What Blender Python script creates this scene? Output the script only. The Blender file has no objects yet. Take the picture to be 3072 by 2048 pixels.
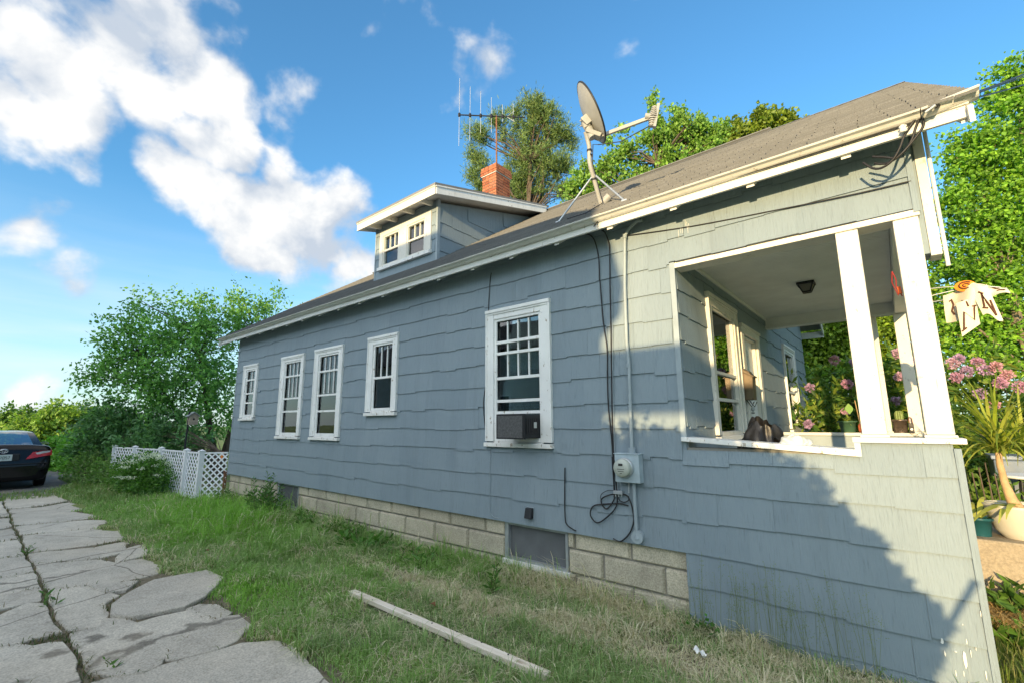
import bpy, math, random
import numpy as np
from mathutils import Matrix, Vector, Euler
random.seed(7); rng = np.random.default_rng(11)
SC = bpy.context.scene
COL = SC.collection
rad = math.radians

# ------------------------------------------------------------------ camera
YAW, PITCH, ROLL = 0.693409849, 0.174061595, -0.00724606756
_f = Vector((-math.sin(YAW)*math.cos(PITCH), math.cos(YAW)*math.cos(PITCH), math.sin(PITCH)))
_r = Vector((math.cos(YAW), math.sin(YAW), 0)); _u = _r.cross(_f)
_r2 = math.cos(ROLL)*_r + math.sin(ROLL)*_u
_u2 = -math.sin(ROLL)*_r + math.cos(ROLL)*_u
CAM = Vector((0, -4.0, 1.62))
cd = bpy.data.cameras.new("camera"); cam = bpy.data.objects.new("camera", cd); COL.objects.link(cam)
cd.sensor_width = 36; cd.lens = 36*1373.2551/3072; cd.clip_start = 0.05; cd.clip_end = 2000
m = Matrix((_r2, _u2, -_f)).transposed().to_4x4(); m.translation = CAM
cam.matrix_world = m
SC.camera = cam

# ------------------------------------------------------------------ light
SUN_RAY = Vector((-0.143, 1.0, -0.130)).normalized()       # direction the light travels
SUN_EL = math.asin(-SUN_RAY.z); SUN_AZ = math.atan2(-SUN_RAY.x, -SUN_RAY.y)
SC.view_settings.view_transform = 'Standard'; SC.view_settings.look = 'None'
SC.view_settings.gamma = 1; SC.view_settings.use_curve_mapping = False
SC.view_settings.exposure = 2.0
sl = bpy.data.lights.new("sun", 'SUN'); sl.energy = 2.0; sl.angle = rad(0.42); sl.color = (1.0, 0.73, 0.38)
so = bpy.data.objects.new("sun", sl); COL.objects.link(so)
so.rotation_euler = SUN_RAY.to_track_quat('-Z', 'Y').to_euler(); so.location = (6, -30, 12)

W = bpy.data.worlds.new("World"); SC.world = W; W.use_nodes = True
def build_world():
    nt = W.node_tree; nt.nodes.clear(); N = nt.nodes; L = nt.links
    def nd(t, **k):
        n = N.new(t)
        for a, b in k.items(): setattr(n, a, b)
        return n
    def mth(op, a, b=None, c=None, clamp=False):
        n = nd('ShaderNodeMath', operation=op, use_clamp=clamp)
        for i, v in enumerate((a, b, c)):
            if v is None: continue
            if isinstance(v, (int, float)): n.inputs[i].default_value = v
            else: L.new(v, n.inputs[i])
        return n.outputs[0]
    sky = nd('ShaderNodeTexSky', sky_type='NISHITA', sun_disc=False, sun_elevation=SUN_EL, sun_rotation=SUN_AZ,
             altitude=50, air_density=1.0, dust_density=0.6, ozone_density=2.2)
    tc = nd('ShaderNodeTexCoord'); D = tc.outputs['Generated']
    # cumulus banks in view, then unseen ones added for fill light, each a soft ball of directions broken up by noise
    blobs = [((-0.871, 0.022, 0.491), 0.099), ((-0.831, 0.080, 0.550), 0.105), ((-0.802, 0.145, 0.579), 0.101), ((-0.809, 0.197, 0.554), 0.076), ((-0.855, 0.126, 0.503), 0.089), ((-0.894, 0.057, 0.445), 0.077), ((-0.900, -0.004, 0.436), 0.076), ((-0.789, 0.101, 0.607), 0.083),
             ((-0.880, 0.205, 0.429), 0.073), ((-0.850, 0.210, 0.484), 0.053), ((-0.868, 0.284, 0.408), 0.080), ((-0.849, 0.346, 0.400), 0.108), ((-0.836, 0.411, 0.364), 0.122), ((-0.823, 0.472, 0.315), 0.094), ((-0.881, 0.342, 0.328), 0.070), ((-0.835, 0.251, 0.490), 0.048),
             (*((-0.529, 0.545, 0.651), 0.064), .6), (*((-0.568, 0.527, 0.633), 0.042), .6), (*((-0.755, 0.306, 0.580), 0.052), .45), (*((-0.784, 0.299, 0.544), 0.032), .4), (*((-0.957, 0.031, 0.289), 0.043), .5), (*((-0.971, 0.103, 0.215), 0.051), .45), (*((-0.997, 0.062, 0.056), 0.060), .6),
             ((-.72,-.62,.33),.26),((-.62,-.45,.64),.30),((-.1,-.85,.5),.32),((.55,-.55,.62),.3),((.85,-.3,.4),.25),((.75,.55,.35),.22),
             ((-.35,-.92,.2),.2),((.3,-.2,.93),.38),((-.1,.1,1.0),.5),((.1,-.5,.85),.45),((-.35,-.35,.87),.4),((.45,.25,.86),.38),((-.3,-.7,.65),.3),((.3,-.8,.4),.3)]  # unseen clouds overhead and behind, added to brighten ground and wall
    wn = nd('ShaderNodeTexNoise'); wn.inputs['Scale'].default_value = 7; wn.inputs['Detail'].default_value = 5; L.new(D, wn.inputs['Vector'])
    wv = nd('ShaderNodeVectorMath', operation='MULTIPLY_ADD'); L.new(wn.outputs['Color'], wv.inputs[0]); wv.inputs[1].default_value = (.14, .14, .14); wv.inputs[2].default_value = (-.07, -.07, -.07)
    wa = nd('ShaderNodeVectorMath', operation='ADD'); L.new(D, wa.inputs[0]); L.new(wv.outputs[0], wa.inputs[1]); DWp = wa.outputs[0]
    bias = None
    for c, r, *amp in blobs:
        dn = nd('ShaderNodeVectorMath', operation='DISTANCE'); L.new(DWp, dn.inputs[0]); dn.inputs[1].default_value = Vector(c).normalized()
        k = amp[0] if amp else 1.0; v = mth('SUBTRACT', k, mth('DIVIDE', dn.outputs['Value'], r/k))
        bias = v if bias is None else mth('SMOOTH_MAX', bias, v, 0.12)
    mp = nd('ShaderNodeMapping'); L.new(D, mp.inputs[0]); mp.inputs['Scale'].default_value = (1.15, 1.15, 1.3)
    n1 = nd('ShaderNodeTexNoise'); n1.inputs['Scale'].default_value = 5.6; n1.inputs['Detail'].default_value = 9; n1.inputs['Roughness'].default_value = .52
    n1.inputs['Distortion'].default_value = .15; L.new(mp.outputs[0], n1.inputs['Vector'])
    n2 = nd('ShaderNodeTexNoise'); n2.inputs['Scale'].default_value = 17; n2.inputs['Detail'].default_value = 6; L.new(mp.outputs[0], n2.inputs['Vector'])
    s = mth('MAXIMUM', bias, -1.2)
    s = mth('ADD', mth('MULTIPLY', s, .85), mth('MULTIPLY', mth('SUBTRACT', n1.outputs['Fac'], .5), 2.0))
    s = mth('ADD', s, mth('MULTIPLY', mth('SUBTRACT', n2.outputs['Fac'], .5), .5))
    mr = nd('ShaderNodeMapRange', interpolation_type='SMOOTHSTEP'); L.new(s, mr.inputs[0])
    mr.inputs[1].default_value = .0; mr.inputs[2].default_value = .48
    # thin streaky haze low over the horizon
    sx = nd('ShaderNodeSeparateXYZ'); L.new(D, sx.inputs[0])
    mp2 = nd('ShaderNodeMapping'); L.new(D, mp2.inputs[0]); mp2.inputs['Scale'].default_value = (2.0, 2.0, 16)
    n3 = nd('ShaderNodeTexNoise'); n3.inputs['Scale'].default_value = 2.0; n3.inputs['Detail'].default_value = 5; L.new(mp2.outputs[0], n3.inputs['Vector'])
    hz = nd('ShaderNodeMapRange', interpolation_type='SMOOTHSTEP'); L.new(sx.outputs['Z'], hz.inputs[0])
    hz.inputs[1].default_value = .42; hz.inputs[2].default_value = 0.0
    hzv = mth('MULTIPLY', mth('MULTIPLY', hz.outputs[0], mth('MULTIPLY_ADD', n3.outputs['Fac'], 1.1, .18, True)), .9, None, True)
    # cloud body tone: grey-blue where thin or low in the bank, white in the thick parts
    up = nd('ShaderNodeVectorMath', operation='ADD'); L.new(mp.outputs[0], up.inputs[0]); up.inputs[1].default_value = (.02, -.03, .07)
    n1b = nd('ShaderNodeTexNoise'); n1b.inputs['Scale'].default_value = 5.6; n1b.inputs['Detail'].default_value = 9; n1b.inputs['Roughness'].default_value = .52; n1b.inputs['Distortion'].default_value = .15; L.new(up.outputs[0], n1b.inputs['Vector'])
    sh = mth('MULTIPLY', mth('SUBTRACT', n1.outputs['Fac'], n1b.outputs['Fac']), 2.6)          # paints light tops and darker undersides into the billows
    br = nd('ShaderNodeMapRange'); L.new(mth('ADD', mth('MULTIPLY', s, .55), sh), br.inputs[0]); br.inputs[1].default_value = -.12; br.inputs[2].default_value = .75
    cr = nd('ShaderNodeMix', data_type='RGBA'); L.new(br.outputs[0], cr.inputs[0])
    cr.inputs[6].default_value = (1.0, 1.13, 1.31, 1); cr.inputs[7].default_value = (2.0, 1.96, 1.88, 1)
    dp = nd('ShaderNodeVectorMath', operation='DOT_PRODUCT'); L.new(D, dp.inputs[0]); dp.inputs[1].default_value = -SUN_RAY
    ph = mth('MULTIPLY_ADD', mth('POWER', mth('MAXIMUM', dp.outputs['Value'], 0.0), 2.0), 3.2, 1.0)      # boosted forward scattering: unseen sun-side clouds brightened for fill light
    cs = nd('ShaderNodeVectorMath', operation='SCALE'); L.new(cr.outputs[2], cs.inputs[0]); L.new(ph, cs.inputs['Scale'])
    # deepen the blue a little, as the clear dry air of the photograph does
    tint = nd('ShaderNodeMix', data_type='RGBA', blend_type='MULTIPLY'); tint.inputs[0].default_value = 1
    L.new(sky.outputs[0], tint.inputs[6]); tint.inputs[7].default_value = SKYTINT
    m1 = nd('ShaderNodeMix', data_type='RGBA'); L.new(hzv, m1.inputs[0]); L.new(tint.outputs[2], m1.inputs[6]); m1.inputs[7].default_value = (1.5, 1.7, 1.88, 1)
    m2 = nd('ShaderNodeMix', data_type='RGBA'); L.new(mr.outputs[0], m2.inputs[0]); L.new(m1.outputs[2], m2.inputs[6]); L.new(cs.outputs[0], m2.inputs[7])
    bg = nd('ShaderNodeBackground'); bg.inputs[1].default_value = 0.15; L.new(m2.outputs[2], bg.inputs[0])
    out = nd('ShaderNodeOutputWorld'); L.new(bg.outputs[0], out.inputs[0])
SKYTINT = (0.37, 0.62, 0.73, 1)
build_world()

# ------------------------------------------------------------------ helpers
def tag(o, label=None, cat=None, group=None, kind=None):
    if label: o["label"] = label
    if cat: o["category"] = cat
    if group: o["group"] = group
    if kind: o["kind"] = kind
    return o
def thing(name, loc, label, cat, group=None):
    o = bpy.data.objects.new(name, None); COL.objects.link(o); o.location = loc; o.empty_display_size = .2
    return tag(o, label, cat, group)
def rootloc(p):
    while p is not None and p.parent is not None: p = p.parent
    return Vector((0, 0, 0)) if p is None else p.location
def link(name, me, mat=None, parent=None, loc=None):
    o = bpy.data.objects.new(name, me); COL.objects.link(o)
    if mat is not None and len(me.materials) == 0: me.materials.append(mat)
    if parent is not None: o.parent = parent
    if loc is not None: o.location = loc
    return o
class MB:
    """collects shapes in world coordinates; build() makes ONE mesh object (in its thing's local space)"""
    def __init__(s): s.v = []; s.f = []; s.sm = []
    def add(s, vs, fs, smooth=False):
        n = len(s.v); s.v += [tuple(v) for v in vs]; s.f += [tuple(i+n for i in f) for f in fs]; s.sm += [smooth]*len(fs); return s
    def box(s, x0, x1, y0, y1, z0, z1):
        return s.add([(x0,y0,z0),(x1,y0,z0),(x1,y1,z0),(x0,y1,z0),(x0,y0,z1),(x1,y0,z1),(x1,y1,z1),(x0,y1,z1)],
                     [(0,3,2,1),(4,5,6,7),(0,1,5,4),(1,2,6,5),(2,3,7,6),(3,0,4,7)])
    def hexa(s, p):   # 8 corners: bottom 4 then top 4
        return s.add(p, [(0,3,2,1),(4,5,6,7),(0,1,5,4),(1,2,6,5),(2,3,7,6),(3,0,4,7)])
    def beam(s, a, b, w, h, up=(0,0,1)):
        a = Vector(a); b = Vector(b); d = (b-a).normalized(); sd = d.cross(Vector(up)).normalized()*(w/2); u = sd.cross(d).normalized()*(h/2)
        return s.hexa([a-sd-u, a+sd-u, b+sd-u, b-sd-u, a-sd+u, a+sd+u, b+sd+u, b-sd+u])
    def prism(s, poly, off):
        n = len(poly); off = Vector(off); P = [Vector(p) for p in poly]
        return s.add(P+[p+off for p in P], [tuple(range(n))[::-1], tuple(range(n, 2*n))]+[(i, (i+1) % n, n+(i+1) % n, n+i) for i in range(n)])
    def tube(s, pts, r, n=8, cap=True):
        P = [Vector(p) for p in pts]; R = r if isinstance(r, (list, tuple)) else [r]*len(P)
        rings = []; prev = None
        for i, p in enumerate(P):
            d = (P[min(i+1, len(P)-1)]-P[max(i-1, 0)])
            d = d.normalized() if d.length > 1e-9 else Vector((0, 0, 1))
            if prev is None:
                a = d.orthogonal().normalized()
            else:
                a = prev-d*prev.dot(d); a = a.normalized() if a.length > 1e-6 else d.orthogonal().normalized()
            prev = a; b = d.cross(a)
            rings.append([p+(a*math.cos(t)+b*math.sin(t))*R[i] for t in [2*math.pi*k/n for k in range(n)]])
        vs = [v for g in rings for v in g]; fs = []
        for i in range(len(P)-1):
            for k in range(n): fs.append((i*n+k, i*n+(k+1) % n, (i+1)*n+(k+1) % n, (i+1)*n+k))
        s.add(vs, fs, True)
        if cap: s.add(rings[0], [tuple(range(n))[::-1]]); s.add(rings[-1], [tuple(range(n))])
        return s
    def lathe(s, prof, c=(0, 0, 0), n=24, axis='Z', cap=True, smooth=True):
        c = Vector(c); vs = []
        for r, h in prof:
            for k in range(n):
                t = 2*math.pi*k/n; p = (r*math.cos(t), r*math.sin(t), h)
                if axis == 'Y': p = (p[0], p[2], p[1])
                if axis == 'X': p = (p[2], p[0], p[1])
                vs.append(c+Vector(p))
        fs = [(i*n+k, i*n+(k+1) % n, (i+1)*n+(k+1) % n, (i+1)*n+k) for i in range(len(prof)-1) for k in range(n)]
        s.add(vs, fs, smooth)
        if cap: s.add(vs[:n], [tuple(range(n))[::-1]]); s.add(vs[-n:], [tuple(range(n))])
        return s
    def grid(s, fn, nu, nv, smooth=True):
        vs = [fn(i/nu, j/nv) for j in range(nv+1) for i in range(nu+1)]
        return s.add(vs, [(j*(nu+1)+i, j*(nu+1)+i+1, (j+1)*(nu+1)+i+1, (j+1)*(nu+1)+i) for j in range(nv) for i in range(nu)], smooth)
    def xf(s, M):
        s.v = [tuple(M @ Vector(v)) for v in s.v]; return s
    def mesh(s, name, off=(0, 0, 0)):
        me = bpy.data.meshes.new(name); o = Vector(off)
        me.from_pydata([(v[0]-o[0], v[1]-o[1], v[2]-o[2]) for v in s.v], [], s.f)
        me.polygons.foreach_set('use_smooth', s.sm); me.update(); return me
    def build(s, name, mat, parent=None, bevel=0, kind=None):
        o = link(name, s.mesh(name, rootloc(parent)), mat, parent)
        if bevel:
            b = o.modifiers.new('bevel', 'BEVEL'); b.width = bevel; b.segments = 2; b.limit_method = 'ANGLE'; b.angle_limit = rad(40)
        if kind: o["kind"] = kind
        return o
def arr_mesh(name, V, F, col=None, smooth=False):
    """fast mesh from numpy arrays; F (n,k) faces all of one size; col (nverts,3) optional colours"""
    me = bpy.data.meshes.new(name); k = F.shape[1]
    me.vertices.add(len(V)); me.vertices.foreach_set('co', np.ascontiguousarray(V, dtype=np.float32).ravel())
    me.loops.add(F.size); me.loops.foreach_set('vertex_index', np.ascontiguousarray(F, dtype=np.int32).ravel())
    me.polygons.add(len(F)); me.polygons.foreach_set('loop_start', np.arange(len(F), dtype=np.int32)*k)
    me.polygons.foreach_set('use_smooth', np.full(len(F), smooth))
    if col is not None:
        a = me.color_attributes.new('tone', 'FLOAT_COLOR', 'POINT')
        c4 = np.ones((len(V), 4), dtype=np.float32); c4[:, :3] = col; a.data.foreach_set('color', c4.ravel())
    me.update(calc_edges=True); me.validate(); return me

# ------------------------------------------------------------------ materials
class NT:
    def __init__(s, name):
        s.m = bpy.data.materials.new(name); s.m.use_nodes = True; s.t = s.m.node_tree; s.t.nodes.clear()
        s.out = s.n('ShaderNodeOutputMaterial'); s.b = s.n('ShaderNodeBsdfPrincipled'); s.l(s.b.outputs[0], s.out.inputs[0])
    def n(s, t, **k):
        x = s.t.nodes.new(t)
        for a, b in k.items(): setattr(x, a, b)
        return x
    def l(s, a, b): s.t.links.new(a, b)
    def pos(s, scale=(1, 1, 1), obj=False):
        g = s.n('ShaderNodeTexCoord').outputs['Object'] if obj else s.n('ShaderNodeNewGeometry').outputs['Position']
        mp = s.n('ShaderNodeMapping'); mp.inputs['Scale'].default_value = scale; s.l(g, mp.inputs[0]); return mp.outputs[0]
    def noise(s, scale, vec=None, detail=4, rough=.55, dist=0):
        x = s.n('ShaderNodeTexNoise'); x.inputs['Scale'].default_value = scale; x.inputs['Detail'].default_value = detail
        x.inputs['Roughness'].default_value = rough; x.inputs['Distortion'].default_value = dist
        s.l(vec if vec is not None else s.pos(), x.inputs['Vector']); return x.outputs['Fac']
    def ramp(s, fac, stops):
        x = s.n('ShaderNodeValToRGB'); s.l(fac, x.inputs[0]); e = x.color_ramp.elements
        e[0].position, e[0].color = stops[0][0], tuple(stops[0][1])+(1,) if len(stops[0][1]) == 3 else stops[0][1]
        e[1].position, e[1].color = stops[-1][0], tuple(stops[-1][1])+(1,) if len(stops[-1][1]) == 3 else stops[-1][1]
        for p, c in stops[1:-1]:
            k = e.new(p); k.color = tuple(c)+(1,)
        return x.outputs[0]
    def mix(s, fac, a, b, mode='MIX'):
        x = s.n('ShaderNodeMix', data_type='RGBA', blend_type=mode)
        for i, v in ((0, fac), (6, a), (7, b)):
            if isinstance(v, (int, float)): x.inputs[i].default_value = v
            elif isinstance(v, tuple): x.inputs[i].default_value = v if len(v) == 4 else v+(1,)
            else: s.l(v, x.inputs[i])
        return x.outputs[2]
    def maprange(s, v, a, b, c=0, d=1):
        x = s.n('ShaderNodeMapRange'); s.l(v, x.inputs[0])
        for i, q in zip((1, 2, 3, 4), (a, b, c, d)): x.inputs[i].default_value = q
        return x.outputs[0]
    def bump(s, h, strength=.3, dist=.01):
        x = s.n('ShaderNodeBump'); x.inputs['Strength'].default_value = strength; x.inputs['Distance'].default_value = dist
        s.l(h, x.inputs['Height']); s.l(x.outputs[0], s.b.inputs['Normal']); return x
    def set(s, col=None, rough=None, metal=None, spec=None):
        for k, v in (('Base Color', col), ('Roughness', rough), ('Metallic', metal), ('Specular IOR Level', spec)):
            if v is None: continue
            if isinstance(v, (int, float)): s.b.inputs[k].default_value = v
            elif isinstance(v, tuple): s.b.inputs[k].default_value = v if len(v) == 4 else v+(1,)
            else: s.l(v, s.b.inputs[k])
        return s
def shade(c, k): return tuple(min(1, x*k) for x in c)
def plain(name, c, rough=.6, var=.18, scale=6, bump=.15, bs=60, metal=0, spec=.35, stretch=(1, 1, 1), rnd=0, dirt=None):
    t = NT(name); p = t.pos(stretch)
    col = t.ramp(t.noise(scale, p, 6), [(.3, shade(c, 1-var)), (.7, shade(c, 1+var))])
    if rnd:
        oi = t.n('ShaderNodeObjectInfo'); col = t.mix(1.0, col, t.ramp(oi.outputs['Random'], [(0, (1-rnd,)*3), (1, (1+rnd,)*3)]), 'MULTIPLY')
    if dirt:
        col = t.mix(t.maprange(t.noise(scale*.6, p, 7, .65), .5, .72), col, dirt)
    t.set(col, t.maprange(t.noise(scale*2, p), .2, .8, max(0, rough-.12), min(1, rough+.12)), metal, spec)
    if bump: t.bump(t.noise(bs, p, 5), bump, .004)
    return t.m
def paint_siding():
    t = NT('blue_grey_siding_paint'); P = t.pos()
    sep = t.n('ShaderNodeSeparateXYZ'); t.l(P, sep.inputs[0])
    st = t.pos((1, 1, .03))                                       # striations run up and down each shake
    g1 = t.noise(120, st, 3, .6); g2 = t.noise(34, st, 4, .6)
    big = t.noise(.9, P, 5); mid = t.noise(5, t.pos((1, 1, .35)), 5)
    base = t.ramp(big, [(.3, (.195, .250, .288)), (.72, (.232, .288, .322))])
    base = t.mix(t.maprange(mid, .3, .75), base, (.208, .265, .302), 'MIX')
    base = t.mix(t.maprange(t.noise(11, t.pos((1, 1, .15)), 6, .7), .66, .80), base, (.30, .35, .37))   # chalky weathering
    oi = t.n('ShaderNodeObjectInfo')
    base = t.mix(1.0, base, t.ramp(oi.outputs['Random'], [(0, (.95, .955, .96)), (1, (1.045, 1.04, 1.035))]), 'MULTIPLY')
    dark = t.maprange(g1, .58, .72, 0, .5)
    base = t.mix(dark, base, (.13, .165, .19))
    base = t.mix(t.maprange(t.noise(2.4, t.pos((2.2, 2.2, .22)), 6, .65), .52, .72, 0, .22), base, (.12, .14, .15))   # run-off streaks
    fl = t.noise(26, t.pos((1, 1, .6)), 5, .7)
    base = t.mix(t.maprange(fl, .765, .785), base, (.62, .62, .58))                                     # flaked spots
    t.set(base, .62, 0, .3)
    mx = t.n('ShaderNodeMath', operation='ADD'); t.l(g1, mx.inputs[0]); t.l(g2, mx.inputs[1])
    t.bump(mx.outputs[0], .65, .009)
    return t.m
def paint_white(name='white_trim_paint', c=(.74, .75, .73), peel=.5, wood=(.32, .27, .2)):
    t = NT(name); P = t.pos()
    n1 = t.noise(3, P, 5); col = t.ramp(n1, [(.3, shade(c, .93)), (.7, shade(c, 1.06))])
    n2 = t.noise(16, t.pos((1.2, 1.2, .7)), 7, .72); msk = t.maprange(n2, .62+(.5-peel)*.1, .65+(.5-peel)*.1)
    col = t.mix(msk, col, wood)
    col = t.mix(t.maprange(t.noise(7, t.pos((1, 1, .25)), 6, .65), .52, .8, 0, .45), col, (.47, .47, .44))
    col = t.mix(t.maprange(t.noise(55, t.pos((1, 1, .035)), 5, .7), .66, .72, 0, .75), col, shade(wood, .8))   # hairline checks along the grain
    t.set(col, .55, 0, .35); t.bump(t.noise(70, P, 6), .25, .004)
    return t.m
def foliage(name, trans=.35, rough=.5, bump=False):
    """leaf colour comes from each leaf's own 'tone'"""
    t = NT(name); a = t.n('ShaderNodeAttribute', attribute_name='tone'); c = a.outputs['Color']
    t.set(c, rough, 0, .35)
    tr = t.n('ShaderNodeBsdfTranslucent'); tc = t.mix(1.0, c, (1.1, 1.3, .6), 'MULTIPLY'); t.l(tc, tr.inputs[0])
    mx = t.n('ShaderNodeMixShader'); mx.inputs[0].default_value = trans
    t.l(t.b.outputs[0], mx.inputs[1]); t.l(tr.outputs[0], mx.inputs[2]); t.l(mx.outputs[0], t.out.inputs[0])
    return t.m
def glassmat(name='window_glass', tint=(.72, .8, .77), base=.03, k=1.3):
    t = NT(name); t.t.nodes.remove(t.b)
    tr = t.n('ShaderNodeBsdfTransparent'); tr.inputs[0].default_value = tint+(1,)
    gl = t.n('ShaderNodeBsdfGlossy'); gl.inputs['Roughness'].default_value = .015; gl.inputs[0].default_value = (.95, .97, 1, 1)
    fr = t.n('ShaderNodeFresnel'); fr.inputs[0].default_value = 1.52
    bp = t.n('ShaderNodeBump'); bp.inputs['Strength'].default_value = .05; bp.inputs['Distance'].default_value = .02
    t.l(t.noise(2.2, t.pos(), 2), bp.inputs['Height']); t.l(bp.outputs[0], gl.inputs['Normal'])
    ad = t.n('ShaderNodeMath', operation='MULTIPLY_ADD', use_clamp=True); t.l(fr.outputs[0], ad.inputs[0]); ad.inputs[1].default_value = k; ad.inputs[2].default_value = base
    mx = t.n('ShaderNodeMixShader'); t.l(ad.outputs[0], mx.inputs[0]); t.l(tr.outputs[0], mx.inputs[1]); t.l(gl.outputs[0], mx.inputs[2]); t.l(mx.outputs[0], t.out.inputs[0])
    return t.m
def concrete(name, a, b, crack=False):
    t = NT(name); P = t.pos()
    col = t.ramp(t.noise(1.1, P, 6, .6), [(.3, a), (.7, b)])
    oi = t.n('ShaderNodeObjectInfo'); col = t.mix(1.0, col, t.ramp(oi.outputs['Random'], [(0, (.9, .9, .9)), (1, (1.1, 1.1, 1.09))]), 'MULTIPLY')
    col = t.mix(t.maprange(t.noise(4, P, 8, .7), .52, .75, 0, .6), col, shade(a, .62))
    ag = t.n('ShaderNodeTexVoronoi'); ag.inputs['Scale'].default_value = 120; t.l(P, ag.inputs['Vector'])
    col = t.mix(t.maprange(ag.outputs['Distance'], .05, .35, .55, 0), col, t.mix(t.noise(40, P, 2), shade(a, .5), shade(b, 1.5)))
    dst = t.n('ShaderNodeVectorMath', operation='MULTIPLY_ADD'); cn = t.n('ShaderNodeTexNoise'); cn.inputs['Scale'].default_value = 1.7; cn.inputs['Detail'].default_value = 7; t.l(P, cn.inputs['Vector']); t.l(cn.outputs['Color'], dst.inputs[0]); dst.inputs[1].default_value = (.22, .22, .22); t.l(P, dst.inputs[2])
    vc = t.n('ShaderNodeTexVoronoi', feature='DISTANCE_TO_EDGE'); vc.inputs['Scale'].default_value = .5; t.l(dst.outputs[0], vc.inputs['Vector'])
    if crack: col = t.mix(t.maprange(vc.outputs['Distance'], .0015, .006, .8, 0), col, (.13, .12, .10))
    col = t.mix(t.maprange(t.noise(22, P, 6, .75), .5, .8, 0, .55), col, shade(a, .55))
    col = t.mix(1.0, col, t.ramp(t.noise(75, P, 3, .6), [(.32, (.72, .72, .72)), (.68, (1.24, 1.24, 1.23))]), 'MULTIPLY')
    col = t.mix(1.0, col, t.ramp(t.noise(2.6, P, 8, .7), [(.3, (.82, .82, .82)), (.7, (1.12, 1.12, 1.11))]), 'MULTIPLY')
    col = t.mix(t.maprange(t.noise(.55, P, 5, .6), .5, .72, 0, .5), col, (.36, .30, .22))
    t.set(col, .9, 0, .2)
    h = t.n('ShaderNodeMath', operation='ADD'); t.l(t.noise(150, P, 6, .7), h.inputs[0]); t.l(t.noise(14, P, 6), h.inputs[1])
    t.bump(h.outputs[0], .55, .008); return t.m
MT = {}
MT['siding'] = paint_siding()
MT['trim'] = paint_white()
MT['trim_worn'] = paint_white('worn_white_paint', (.72, .72, .69), .85)
MT['post'] = paint_white('porch_post_paint', (.64, .62, .56), .62, (.42, .4, .36))
MT['fascia'] = paint_white('fascia_paint', (.68, .68, .65), .45)
MT['greytrim'] = plain('grey_corner_board', (.27, .325, .355), .6, .12)
MT['ceil'] = plain('porch_ceiling_paint', (.72, .73, .70), .55, .08, 4)
MT['dark'] = plain('dark_interior', (.035, .035, .035), .9, .2, 3, 0)
MT['floor'] = plain('interior_floor', (.12, .09, .06), .7, .2, 3, 0)
MT['deck'] = plain('porch_deck_paint', (.30, .32, .33), .6, .15)
MT['glass'] = glassmat()
MT['block'] = concrete('foundation_block', (.42, .385, .30), (.53, .49, .385))
MT['mortar'] = plain('mortar_joint', (.27, .26, .23), .95, .15, 20, .4)
MT['slab'] = concrete('driveway_concrete', (.43, .40, .345), (.57, .535, .465), True)
MT['asphalt'] = concrete('old_asphalt', (.11, .115, .12), (.17, .175, .18))
MT['ledge'] = concrete('sunlit_step_concrete', (.26, .215, .16), (.34, .29, .22))
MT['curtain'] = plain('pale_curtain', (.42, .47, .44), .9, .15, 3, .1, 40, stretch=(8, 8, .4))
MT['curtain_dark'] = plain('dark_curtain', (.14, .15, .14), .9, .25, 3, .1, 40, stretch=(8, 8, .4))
MT['metal'] = plain('galvanised_metal', (.42, .45, .47), .45, .15, 12, .1, 80, .6)
MT['greymetal'] = plain('grey_dish_paint', (.33, .33, .31), .5, .1, 8, .05)
MT['black'] = plain('black_rubber', (.018, .018, .02), .5, .2, 8, .05)
MT['blackmetal'] = plain('black_metal', (.025, .027, .03), .45, .2, 8, .05, metal=.3)
MT['rust'] = plain('rusty_steel', (.20, .09, .05), .75, .35, 20, .3)
MT['bark'] = plain('grey_brown_bark', (.105, .082, .062), .95, .4, 9, .8, 30, stretch=(1, 1, .3))
MT['barkpale'] = plain('pale_bark', (.20, .165, .12), .95, .35, 9, .7, 30, stretch=(1, 1, .3))
MT['leaf'] = foliage('leaf')
MT['needle'] = foliage('needle', .15, .55)
MT['grass'] = foliage('grass_blade', .3, .6)
MT['petal'] = foliage('petal', .35, .6)

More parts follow.
